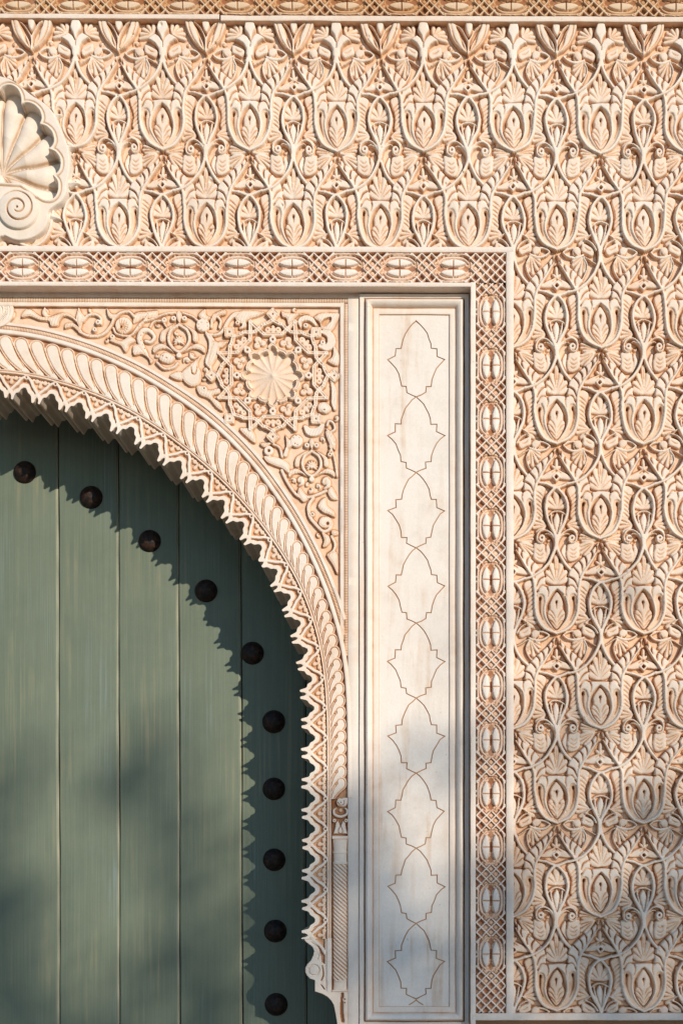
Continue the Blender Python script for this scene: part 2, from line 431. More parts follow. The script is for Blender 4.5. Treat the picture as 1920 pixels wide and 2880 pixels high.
def strip(name, path, prof, mat, parent, d0, wash=None, step=10, amp=0.5, closed=False, kind=None):
    """loft a moulding along a pixel path; prof = [(offset to the left of travel, depth)]"""
    P = np.array(path, float)
    seg = np.hypot(*np.diff(P, axis=0).T); s_ = np.concatenate([[0], np.cumsum(seg)])
    n = max(2, int(s_[-1]/step)); t = np.linspace(0, s_[-1], n)
    X = np.interp(t, s_, P[:, 0]); Y = np.interp(t, s_, P[:, 1])
    tx = np.gradient(X); ty = np.gradient(Y); l = np.hypot(tx, ty); nx, ny = ty/l, -tx/l
    rows = []
    for o, d in prof:
        jit = wob(X+o*3, Y+o*7, amp*0.6, 0.6)
        x = X+nx*(o+jit); y = Y+ny*(o+jit)
        rows.append(PX(x, y, d+wob(Y+o*11, X, amp*0.5), d0))
    V = np.stack(rows, 0)
    r, c = V.shape[:2]; idx = np.arange(r*c).reshape(r, c)
    F = np.stack([idx[:-1, :-1], idx[1:, :-1], idx[1:, 1:], idx[:-1, 1:]], -1).reshape(-1, 4)
    w = np.zeros((r, c)) if wash is None else np.repeat(np.array(wash, float)[:, None], c, 1)
    return mkmesh(name, V.reshape(-1, 3), F, mat, parent, w, sharp=40, kind=kind)

def offset_line(P, o):
    P = np.asarray(P, float)
    t = np.gradient(P, axis=0); t /= np.hypot(t[:, 0], t[:, 1])[:, None]
    return P+np.column_stack([t[:, 1], -t[:, 0]])*o
def resample(P, step):
    P = np.asarray(P, float); s_ = np.concatenate([[0], np.cumsum(np.hypot(*np.diff(P, axis=0).T))])
    t = np.linspace(0, s_[-1], max(2, int(round(s_[-1]/step))+1))
    return np.column_stack([np.interp(t, s_, P[:, 0]), np.interp(t, s_, P[:, 1])])
def smooth(P, k, it=2):
    P = np.array(P, float)
    for _ in range(it):
        Q = np.pad(P, ((k, k), (0, 0)), mode='edge')
        # keep the ends straight by reflecting
        Q[:k] = 2*P[0]-P[k:0:-1]; Q[-k:] = 2*P[-1]-P[-2:-k-2:-1]
        ker = np.ones(2*k+1)/(2*k+1)
        P = np.column_stack([np.convolve(Q[:, i], ker, 'valid') for i in (0, 1)])
    return P

# ------------------------------------------------------------------ ground and wall mass
GY = 2880+800*Z0
struct('ground', [(-150, -250, 0), (150, -250, 0), (150, 60, 0), (-150, 60, 0)], [(0, 1, 2, 3)], M_GROUND, smooth=False)
def block(name, x0, y0, x1, y1, df, db, mat=M_WALL):
    V, F = boxpx(x0, y0, x1, y1, df, db, 0.5, d0=0); return struct(name, V, F, mat, smooth=False)
block('wall', 985, 700, 4600, GY, 60, 470)
block('wall', -3200, -900, 4600, 699, 60, 470)
block('wall', -3200, 700, -1010, GY, 60, 470)
block('wall', -1009, 700, 984, 925, 60, 470)
block('wall', 2061, -200, 4600, 2866, 20, 59)
block('wall', -3200, -900, 4600, -106, 12, 59)
block('wall', 1012, 2892, 4600, GY, 4, 59)
block('wall', -3200, -105, -131, 700, 20, 59)

# ------------------------------------------------------------------ the repeating carved pattern of the big wall panel
PXT, PYT = 245.0, 538.0
S5 = 5.227
def za(*p): return [((x-725)/S5, (y-440)/S5) for x, y in p]
def zb(*p): return [((x-715)/S5, (y-440)/S5+269.0) for x, y in p]
def mir(P, ax): return [(2*ax-q[0], *q[1:]) for q in P]
def sh(P, dx, dy): return [(q[0]+dx, q[1]+dy) for q in P]

def urn(cv, ux, uy):
    """urn with its two feathered arms, leaf in the oval opening"""
    p = cv.piece('urn')
    R = lambda P: [(ux+x/S5, uy+y/S5) for x, y in P]
    both = lambda P: (R(P), mir(R(P), ux))
    outer = [(637, -885), (600, -760), (482, -561), (392, -431), (345, -340), (325, -260), (318, -140), (315, 60), (275, 240), (172, 390), (0, 472)]
    inner = [(150, -240), (160, -330), (162, -381), (182, -451), (232, -511), (322, -606), (422, -686), (512, -761), (612, -881)]
    for P in both(inner+outer[:7]): cv.fill(P, 15.5, p, e=2.4, spl=False, dome=1.5, top=0.05)
    half = outer[6:]+[(-x, y) for x, y in outer[6:-1]][::-1]
    body = half[:]+[(-150, -232), (0, -240), (150, -232)]
    cv.fill(R(body), 13.0, p, e=2.0, spl=False, top=0.32)
    for s_ in (R, lambda P: mir(R(P), ux)):
        cv.stroke(s_(outer[1:]), [7, 8, 9, 9.5, 10, 10.5, 11, 10.5, 9], [21, 20.5, 20, 20, 20, 20, 20, 20, 20.5, 20], p)
        # shoulder lobe and the comma inside the urn
        cv.fill(s_([(150, -225), (230, -225), (285, -150), (300, -60), (255, -110), (200, -90), (175, 0), (135, -50), (128, -150)]), 17.5, p, dome=1, top=0.05)
        cv.stroke(s_([(130, -80), (165, 40), (165, 180), (105, 320), (10, 425)]), [6.5, 8, 8.5, 8, 6.5], 18, p)
    collar = [(-135, -236), (0, -243), (135, -236), (150, -150), (135, -40), (75, -110), (0, -178), (-75, -110), (-135, -40), (-150, -150)]
    cv.fill(R(collar), 18.5, p, spl=False, e=2.2)
    g = []
    for P in both([(512, -761), (527, -701), (502, -631)]) + both([(412, -681), (442, -611), (437, -531)]) + both([(322, -611), (372, -541), (372, -451)]) \
            + both([(245, -508), (312, -431), (322, -351)]) + both([(166, -378), (252, -325), (297, -225)]) + both([(580, -835), (590, -780), (570, -720)]): g.append(P)
    cv.cut(g, [4.8, 5.4, 2.8], [9, 9, 4], only=p, pig=1.0)
    cv.cut(list(both([(140, -236), (232, -238), (295, -140)])) + list(both([(142, -225), (126, -150), (140, -70)])), [3.6, 3.8, 2.2], [6, 6, 2], only=p, pig=0.8)
    for P in both([(245, -62), (252, 30), (236, 150), (196, 262)]):
        cv.cut([P], [8, 8, 6, 3.5], [9, 8, 6, 3], pig=0.85)
    for P in both([(243, -66), (245, -50)]): cv.cut([P], 9.5, 10, pig=1.0)
    # oval opening with its leaf
    ov = [(0, -176), (100, -60), (150, 95), (138, 240), (80, 350), (0, 430), (-80, 350), (-138, 240), (-150, 95), (-100, -60)]
    cv.fill(R(ov), 1.0, 0, carve=True, e=3.0, top=0.85, edge=0.5)
    q = cv.piece('urn_leaf')
    lf = [(0, -152), (70, -70), (104, 20), (98, 85), (132, 160), (108, 270), (0, 415), (-108, 270), (-132, 160), (-98, 85), (-104, 20), (-70, -70)]
    cv.fill(R(lf), 11.5, q, e=3.2, dome=2.0, top=0.14, edge=0.7)
    g = []
    for P in both([(15, 235), (50, 150), (112, 92)]) + both([(10, 310), (65, 215), (120, 170)]) + both([(5, 370), (60, 295), (95, 265)]): g.append(P)
    cv.cut(g, [2.0, 4.2, 3.0], [2, 4.5, 3], only=q, pig=0.7)
    cv.cut([R([(0, -5), (2, 100)])], [5.5, 2.0], [9, 3], pig=1.0, only=q); cv.cut([R([(0, -8), (0, 4)])], 7.5, 9, pig=1.0, only=q)

def small_oval(cv, ox, oy, foot):
    """almond between two urns: palmette, calyx and bud; scrolls or hooks at its foot"""
    R = lambda P: [(ox+(x-715)/S5, oy+(y-440)/S5) for x, y in P]
    MR = lambda P: mir(R(P), ox)
    p = cv.piece('palmette')
    cv.fan((ox, oy+1), [(0, 50), (-36, 45), (36, 45), (-66, 34), (66, 34)], 21, 9.5, p)
    q = cv.piece('calyx')
    cv.stroke(R([(590, 560), (645, 508), (715, 488), (790, 508), (865, 560)]), [5, 6.5, 6.5, 6.5, 5], 15, q)
    cv.fill(R([(715, 505), (765, 600), (752, 720), (715, 850), (678, 720), (665, 600)]), 13, q, dome=3, e=2.6)
    for s_ in (R, MR): cv.stroke(s_([(632, 545), (645, 640), (672, 750), (705, 860)]), [6.5, 7, 6.5, 5], 17, q)
    return R, MR

def feathers(cv, ox, oy):
    R = lambda P: [(ox+(x-715)/S5, oy+(y-440)/S5) for x, y in P]
    for s_ in (R, lambda P: mir(R(P), ox)):
        f = cv.piece('feather_leaf')
        cv.fill(s_([(445, 105), (560, 150), (545, 260), (515, 340), (505, 440), (525, 560), (480, 620), (400, 580), (378, 420), (388, 230)]), 10, f, e=2.5, dome=1.5, top=.16)
        g = [s_([(392+i*2, 185+i*64), (455, 205+i*64+20), (520, 260+i*64+25)]) for i in range(6)]
        cv.cut(g, [3, 4, 3], [3, 4.5, 3], only=f, pig=0.7)
        k = cv.piece('fan_leaf')
        for tx, ty in ((405, 592), (375, 660), (375, 735), (425, 795)):
            b = s_([(565, 690)])[0]; e_ = s_([(tx, ty)])[0]; m_ = ((b[0]+e_[0])/2, (b[1]+e_[1])/2)
            cv.stroke([b, m_, e_], [6, 17, 13], [10, 11, 9], k, 'round', e=2.5, top=.15)
        cv.veins(s_([(565, 690)])[0], s_([(405, 592), (375, 660), (375, 735), (425, 795)]), k)

def ribbons(cv, ax, ay, odd, headless=False):
    """the two interlacing stems that leave an almond and swing below the next urns"""
    top = [(1530, 85), (1430, 130), (1330, 165), (1240, 280), (1203, 430), (1218, 580), (1282, 740), (1343, 870), (1352, 1000), (1318, 1130), (1245, 1270), (1130, 1390), (1000, 1468), (890, 1500)]
    if headless: top = top[7:]
    P = [(ax+(x-1360)/S5, ay+(y-440)/S5) for x, y in top]
    p = cv.piece('stem')
    Q = mir(P, ax); z = 7 if headless else 0
    WS = [9.8, 9.8, 9.8, 10.2, 10.6, 10.6, 10.8, 11, 11, 10.6, 10.2, 9.8, 9.5, 9.5][z:]
    cv.stroke(Q, WS, [17, 19, 20, 20, 20, 20, 20, 20, 20, 20, 18, 12, 12, 18][z:], p)
    p = cv.piece('stem')
    cv.stroke(P, WS, [20, 20.5, 21, 21, 21, 21, 21, 21, 21, 21, 22.5, 23, 22.5, 21][z:], p)

def between_rows(cv, cx, cy):
    """tall palmette above an urn at (cx,cy) """
    p = cv.piece('palmette')
    b = (cx, cy-52)
    cv.fan(b, [(-74, 34), (74, 34), (-50, 47), (50, 47), (-27, 63), (27, 63), (0, 84)], 20, 11.5, p, bend=-0.25)
    cv.cut([[(cx, cy-120), (cx, cy-92)]], [2.5, 4], [2, 4], only=p, pig=0.7)

def triangle(cv, cx, cy):
    """little winged diamond under the crossing at (cx, cy)"""
    R = lambda P: [(cx+(x-725)/S5, cy+(y-920)/S5) for x, y in P]
    p = cv.piece('winged_diamond')
    for s_ in (R, lambda P: mir(R(P), cx)):
        cv.fill(s_([(720, 1290), (640, 1310), (560, 1350), (478, 1432), (560, 1448), (640, 1440), (700, 1420)]), 10.5, p, e=2.6, dome=2, top=.13)
        cv.petal(s_([(725, 1300)])[0], -42 if s_ is R else 42, 17, 10, 10, p)
    cv.petal(R([(725, 1310)])[0], 0, 35, 12, 11.5, p)
    cv.fill(R([(725, 1322), (800, 1402), (725, 1490), (650, 1402)]), 15.5, p, spl=False, e=2.2)
    cv.cut([R([(660, 1345), (725, 1305), (790, 1345)])], 3.2, 5, only=p, pig=0.8)
    cv.fill(R([(725, 1372), (757, 1402), (725, 1438), (693, 1402)]), 2.0, 0, carve=True, spl=False, e=1.4, top=1, edge=1)

def scroll_zone(cv, ax, ay):
    """scrolls on both sides of the stem of an A-row almond, axis (ax, ay=key line)"""
    R = lambda P: [(ax+(x-1360)/S5, ay+(y-440)/S5) for x, y in P]
    for s_ in (R, lambda P: mir(R(P), ax)):
        p = cv.piece('scroll')
        cv.stroke(s_([(1338, 1010), (1322, 900), (1268, 815), (1190, 772), (1112, 790), (1066, 855), (1070, 935), (1125, 968), (1178, 930)]), [7, 7, 7, 7, 7, 7, 7, 6, 5], [17, 18, 18.5, 19, 19, 19, 19, 18.5, 18], p)
        cv.stroke(s_([(1330, 960), (1285, 865), (1215, 822), (1160, 840)]), [4, 5.5, 5.5, 4], [14, 15.5, 16, 16], p)
        c = s_([(1130, 893)])[0]
        cv.disc(c, 11.5, 18.5, p, e=2.2); 
        cv.cut([s_([(1205, 855), (1165, 838), (1120, 838), (1082, 875), (1090, 935)])], [2.6, 3.4, 3.4, 3.2, 2.4], [4, 6, 6, 5, 3], only=p, pig=0.8)
        cv.hole(c, 3.0, 6)

def leaves_a(cv, cx, cy):
    """leaves spreading from the crossing under an A-row urn"""
    R = lambda P: [(cx+(x-720)/S5, cy+(y-920)/S5) for x, y in P]
    for s_ in (R, lambda P: mir(R(P), cx)):
        p = cv.piece('fan_leaf')
        b = s_([(680, 935)])[0]
        for tx, ty in ((492, 812), (446, 852), (438, 905), (470, 945)):
            e_ = s_([(tx, ty)])[0]; cv.stroke([b, ((b[0]+e_[0])/2, (b[1]+e_[1])/2), e_], [6, 14, 11], [11, 12, 9.5], p, 'round', e=2.5, top=.15)
        cv.veins(b, s_([(492, 812), (446, 852), (438, 905), (470, 945)]), p)
        b = s_([(640, 975)])[0]
        for tx, ty in ((450, 1010), (428, 1065), (445, 1125), (505, 1148)):
            e_ = s_([(tx, ty)])[0]; cv.stroke([b, ((b[0]+e_[0])/2, (b[1]+e_[1])/2-1), e_], [6, 15, 12.5], [11, 12, 9.5], p, 'round', e=2.5, top=.15)
        cv.veins(b, s_([(450, 1010), (428, 1065), (445, 1125), (505, 1148)]), p)
        q = cv.piece('drop_leaf')
        cv.fill(s_([(250, 985), (350, 955), (425, 970), (425, 1080), (425, 1195), (330, 1262), (245, 1250), (218, 1140), (235, 1060)]), 10.5, q, e=2.6, dome=2, top=.13)
        cv.cut([s_([(285, 1060), (325, 1090), (375, 1055)]), s_([(270, 1120), (322, 1150), (378, 1115)]), s_([(275, 1180), (320, 1205), (365, 1180)])], [2.4, 3.6, 2.4], [2, 4.5, 2], only=q, pig=0.7)
        cv.fill(s_([(150, 1100), (200, 980), (235, 1000), (225, 1160), (262, 1290), (190, 1200)]), 6, q, e=2.4, dome=1)

def clover_zone(cv, ax, ay, hooks=True):
    """hooks and clover leaves at the foot of a B-row almond"""
    R = lambda P: [(ax+(x-715)/S5, ay+(y-440)/S5) for x, y in P]
    for s_ in (R, lambda P: mir(R(P), ax)):
        if hooks:
            p = cv.piece('hook')
            cv.stroke(s_([(625, 668), (560, 700), (488, 752)]), [6, 5.5, 4], 18, p)
            cv.stroke(s_([(488, 752), (570, 782), (630, 840), (662, 900)]), [4, 6, 7, 7], 18.5, p)
        q = cv.piece('clover_leaf')
        cv.fill(s_([(462, 785), (550, 812), (635, 870), (640, 935), (595, 978), (520, 945), (452, 915), (442, 845)]), 10.5, q, e=2.4, dome=2, top=.13)
        cv.cut([s_([(495, 850), (545, 888), (590, 900)])], [2, 3.6, 2], 4, only=q, pig=0.7)
        cv.fill(s_([(320, 860), (395, 835), (445, 882), (435, 955), (370, 968), (325, 930)]), 11.5, q, e=2.4, dome=2, top=.15)
        cv.stroke(s_([(172, 930), (240, 985), (330, 1003), (420, 985), (480, 955)]), [6, 8.5, 9, 8.5, 6], 13, q)
        cv.stroke(s_([(172, 930), (240, 885), (320, 865)]), [6, 8, 7], 12.5, q)
        cv.stroke(s_([(318, 880), (322, 940), (350, 985)]), [4, 4.5, 4], 11, q)
        cv.stroke(s_([(360, 905), (350, 945), (385, 968), (440, 950)]), [2.6, 3, 3, 2], 13.5, q)
        k = cv.piece('fan_leaf')
        b = s_([(462, 985)])[0]
        for tx, ty, w_ in ((325, 1045, 10), (322, 1105, 11), (355, 1170, 11), (425, 1225, 12), (478, 1185, 11), (470, 1110, 9)):
            e_ = s_([(tx, ty)])[0]; cv.stroke([b, ((b[0]+e_[0])/2, (b[1]+e_[1])/2), e_], [6, w_*1.35, w_*1.15], [10.5, 11.5, 9.5], k, 'round', e=2.5, top=.15)
        cv.veins(b, s_([(325, 1045), (322, 1105), (355, 1170), (425, 1225), (478, 1185), (470, 1110)]), k)
        cv.stroke(s_([(470, 985), (540, 1015), (590, 1050), (650, 1085)]), [5, 5.5, 5, 5], 14.5, q)
        cv.stroke(s_([(478, 1010), (518, 1090), (515, 1180), (470, 1280), (420, 1330)]), [6, 6, 6, 6, 5], 14, q)

def tulip(cv, tx, ty):
    """opened flower that ends the pattern under the upper fillet; crossing at (tx,ty)"""
    k = 6.03
    R = lambda P: [(tx+(x-535)/k, ty+(y-645)/k) for x, y in P]
    p = cv.piece('tulip')
    for s_ in (R, lambda P: mir(R(P), tx)):
        cv.fill(s_([(160, 60), (185, 180), (235, 330), (310, 460), (410, 575), (535, 645), (495, 480), (440, 370), (385, 250), (310, 130), (270, 60)]), 18.5, p, e=2.4, spl=False, top=.1)
        cv.stroke(s_([(535, 640), (528, 440), (455, 280), (380, 190), (290, 140)]), [7, 6, 5, 5, 3], 21, p)
        cv.stroke(s_([(525, 610), (440, 520), (410, 410), (415, 350)]), [5, 7, 7, 4], 16, p, 'round')
    cv.cut([R([(505, 600), (440, 480), (400, 340), (330, 190)]), mir(R([(505, 600), (440, 480), (400, 340), (330, 190)]), tx)], [3, 6, 6, 3], [4, 8, 8, 3], only=p, pig=.6)
    cv.cut([R([(440, 570), (330, 430), (270, 280), (240, 130)]), mir(R([(440, 570), (330, 430), (270, 280), (240, 130)]), tx)], [2, 3.5, 3.5, 2], [3, 5, 5, 2], only=p, pig=.8)
    cv.fill(R([(480, 60), (475, 220), (538, 335), (600, 220), (592, 60)]), 18, p, dome=2)

def lily(cv, lx, ly):
    """three-petalled bud at the head of a stem; stem splits at (lx,ly)"""
    k = 6.03
    R = lambda P: [(lx+(x-1275)/k, ly+(y-720)/k) for x, y in P]
    p = cv.piece('lily')
    cv.fill(R([(1235, 60), (1175, 240), (1225, 350), (1275, 460), (1325, 350), (1380, 240), (1320, 60)]), 20, p, dome=1.5, e=2.4)
    for s_ in (R, lambda P: mir(R(P), lx)):
        cv.fill(s_([(1280, 470), (1230, 380), (1160, 330), (1090, 370), (1000, 425), (1080, 450), (1150, 500), (1195, 580), (1205, 720), (1282, 730)]), 19.5, p, spl=False, e=2.4)
        cv.stroke(s_([(1275, 700), (1230, 790), (1150, 930)]), [10, 8, 8], 19, p)
        f = cv.piece('fan_leaf')
        b = s_([(1110, 330)])[0]
        for ex, ey in ((1110, 160), (1020, 175), (950, 235), (910, 310), (900, 390)):
            e_ = s_([(ex, ey)])[0]; cv.stroke([b, ((b[0]+e_[0])/2, (b[1]+e_[1])/2), e_], [6, 15, 13], [10, 11, 9], f, 'round', e=2.5, top=.15)
        cv.veins(b, s_([(1110, 160), (1020, 175), (950, 235), (910, 310), (900, 390)]), f)

def draw_tile(top_row):
    cv = CV(0, 0, PXT, PYT, 1.0, (PXT, PYT))
    hx = PXT/2
    # A row: urn at (0,0), almond at (hx,0); B row: urn at (hx,269), almond at (0,269)
    for (ux, uy) in ((0, 0), (hx, 269)):
        between_rows(cv, ux, uy)
        if not (top_row and uy): triangle(cv, ux, uy+91)
        else: triangle(cv, ux, uy+91)
    feathers(cv, hx, 0)
    if not top_row: feathers(cv, 0, 269)
    leaves_a(cv, 0, 91)
    clover_zone(cv, 0, 269, hooks=not top_row)
    small_oval(cv, hx, 0, 'scroll')
    if not top_row: small_oval(cv, 0, 269, 'hook')
    urn(cv, 0, 0)
    if top_row: tulip(cv, hx, 269+91); lily(cv, 0, 269+104)
    else: urn(cv, hx, 269)
    scroll_zone(cv, hx, 0)
    ribbons(cv, hx, 0, 0); ribbons(cv, 0, 269, 1, top_row)
    cv.sprinkle('leaflet', 13, 7.0, 6.5, random.Random(3))
    cv.settle(0.36, 1.0, 3)
    return cv
TILE = draw_tile(False); TOPT = draw_tile(True)
TILE.worn(); TOPT.worn()

# where the columns and rows of the photograph stand
XK = [(-2, -280), (-1, -36), (0, 210), (1, 455), (2, 701), (3, 946), (4, 1190), (5, 1443), (6, 1688), (7, 1932), (8, 2177)]
YK = [(-3, -210), (-2, 58), (-1, 333), (0, 608), (1, 885), (2, 1156), (3, 1424), (4, 1691), (5, 1959), (6, 2227), (7, 2488), (8, 2757), (9, 3020)]
def panel_uv(x, y):
    u = (np.interp(x, [b for a, b in XK], [a for a, b in XK]))*PXT
    yy = y-0.0055*(x-1688)*np.clip((900-y)/500, 0, 1)
    v = (np.interp(yy, [b for a, b in YK], [a for a, b in YK])+1)*269.0
    u = u+wob(x, y, 1.7, 0.9)+wob(x, y, 1.0, 0.35); v = v+wob(y+311, x, 1.7, 0.9)+wob(y, x+77, 1.0, 0.35)
    return u, v
SHELL_C = (-8.0, 476.0)
SS = 4.523
def zs(*p): return [(x/SS, 200+y/SS) for x, y in p]
SHELL_OUT = zs((-160, 20), (0, 50), (150, 100), (290, 195), (420, 300), (560, 385), (680, 505), (765, 670), (830, 830), (885, 970), (912, 1150), (900, 1300), (872, 1450), (865, 1560), (800, 1680), (680, 1765), (635, 1815), (635, 1910), (560, 2060), (400, 2160), (220, 2185), (60, 2130), (-160, 2000))

panel = empty('carved_wall_panel', 'cream carved stucco wall panel of interlaced urns, leaves and stems around the lattice border', 'wall carving', PX(1700, 2850, 22))
DG = 22.0
GS = 1.85
def panel_block(x0, y0, x1, y1):
    xs = np.arange(x0, x1+GS, GS); xs[-1] = x1; ys = np.arange(y0, y1+GS, GS); ys[-1] = y1
    X, Y = np.meshgrid(xs, ys)
    u, v = panel_uv(X, Y)
    top = v < -200+20      # rows above the first urns: flowers under the fillet
    top = v < -150
    Hh = np.where(top, TOPT.sample(TOPT.H, u, v), TILE.sample(TILE.H, u, v))
    Wh = np.where(top, TOPT.sample(TOPT.W, u, v), TILE.sample(TILE.W, u, v))
    # hand work: some parts crisp, some worn or clogged with limewash, uneven depth and small losses
    Hb = np.where(top, TOPT.sample(TOPT.HB, u, v), TILE.sample(TILE.HB, u, v))
    er = np.clip(0.05+0.45*wob(X*1.3+90, Y*1.1, 1.0, 2.3)+0.2*wob(Y, X, 1.0, 0.8), 0, 0.6)
    Hh = Hh*(1-er)+Hb*er
    Hh = Hh*(1+wob(X, Y, 0.10, 1.7))+RNG.normal(0, 0.12, Hh.shape)
    chip = np.zeros_like(Hh)
    for _ in range(int((x1-x0)*(y1-y0)/15000)):
        cx, cy, r_ = RNG.uniform(x0, x1), RNG.uniform(y0, y1), RNG.uniform(2.5, 6.5)
        chip = np.maximum(chip, RNG.uniform(3, 9)*np.clip(1-((X-cx)**2+(Y-cy)**2)/r_**2, 0, 1))
    Hh = np.where(chip > 0, np.maximum(Hh-chip, 0), Hh)
    # keep clear of the shell medallion
    if x0 < 200:
        d, ins = TILE._poly(np.array(SHELL_OUT), X, Y)
        Hh = np.where(ins & (d > 3), 0, Hh); Wh = np.where(ins & (d > 3), 1, Wh)
    # ids at the face centres
    Xc = (X[1:, 1:]+X[:-1, :-1])/2; Yc = (Y[1:, 1:]+Y[:-1, :-1])/2
    uc, vc = panel_uv(Xc, Yc); tc = vc < -150
    lab = np.where(tc, TOPT.nearest(TOPT.I, uc, vc), TILE.nearest(TILE.I, uc, vc))
    hc = np.where(tc, TOPT.nearest(TOPT.H, uc, vc), TILE.nearest(TILE.H, uc, vc))
    ox = np.where(tc, TOPT.nearest(TOPT.off[..., 0], uc, vc), TILE.nearest(TILE.off[..., 0], uc, vc)).astype(int)
    oy = np.where(tc, TOPT.nearest(TOPT.off[..., 1], uc, vc), TILE.nearest(TILE.off[..., 1], uc, vc)).astype(int)
    ti = np.floor((uc+0.5)/PXT).astype(int)+ox; tj = np.floor((vc+0.5)/PYT).astype(int)+oy
    if x0 < 200:
        d2, in2 = TILE._poly(np.array(SHELL_OUT), Xc, Yc)
        lab = np.where(in2 & (d2 > 4), -1, lab)
    # one id per stem length etc.
    ID = np.where(lab <= 0, lab, ((ti+20)*60+(tj+20))*200+lab+np.where(tc, 100, 0))
    return X, Y, Hh, Wh, ID
URNS = {}
def panel_namer(i):
    if i == 0: return ('background', panel, None)
    lab = i % 200; top = lab >= 100; nm = (TOPT if top else TILE).names[lab-100 if top else lab]
    if nm == 'urn_leaf':
        return (nm, lambda res, k=i-1: res.get(k, panel), None)
    return (nm, panel, None)
def make_panel():
    # one sheet over the whole L, faces outside it left out
    X, Y, Hh, Wh, ID = panel_block(-130, 40, 2060, 716)
    Xc = (X[1:, 1:]+X[:-1, :-1])/2; Yc = (Y[1:, 1:]+Y[:-1, :-1])/2
    V = PX(X, Y, DG-Hh*1.02, 0)
    k = ((Yc < 704) | (Xc > 1436)) & (ID >= 0)
    X2, Y2, H2, W2, ID2 = panel_block(1430, 716, 2060, 2866)
    V2 = PX(X2, Y2, DG-H2*1.02, 0)
    # join the pieces that run across both sheets
    parts = {}
    for V_, W_, I_, k_ in ((V, Wh, ID, k), (V2, W2, ID2, np.ones(ID2.shape, bool))):
        r, c = V_.shape[:2]; idx = np.arange(r*c).reshape(r, c)
        F = np.stack([idx[:-1, :-1], idx[1:, :-1], idx[1:, 1:], idx[:-1, 1:]], -1).reshape(-1, 4)[k_.ravel()]
        ids = I_.ravel()[k_.ravel()]; o = np.argsort(ids, kind='stable'); F = F[o]; ids = ids[o]
        for g in np.split(np.arange(len(F)), np.flatnonzero(np.diff(ids))+1):
            u_, inv = np.unique(F[g], return_inverse=True)
            parts.setdefault(int(ids[g[0]]), []).append((V_.reshape(-1, 3)[u_], inv.reshape(-1, 4), W_.ravel()[u_]))
    res = {}
    for i in sorted(parts):
        Vs, Fs, Ws, n = [], [], [], 0
        for v_, f_, w_ in parts[i]: Vs.append(v_); Fs.append(f_+n); Ws.append(w_); n += len(v_)
        Fs = np.vstack(Fs)
        if len(Fs) < 12: 
            parts0 = None
        nm, par, kd = panel_namer(i)
        if callable(par): par = par(res)
        res[i] = mkmesh(nm, np.vstack(Vs), Fs, M_ST, par, np.concatenate(Ws), kind=kd)
make_panel()

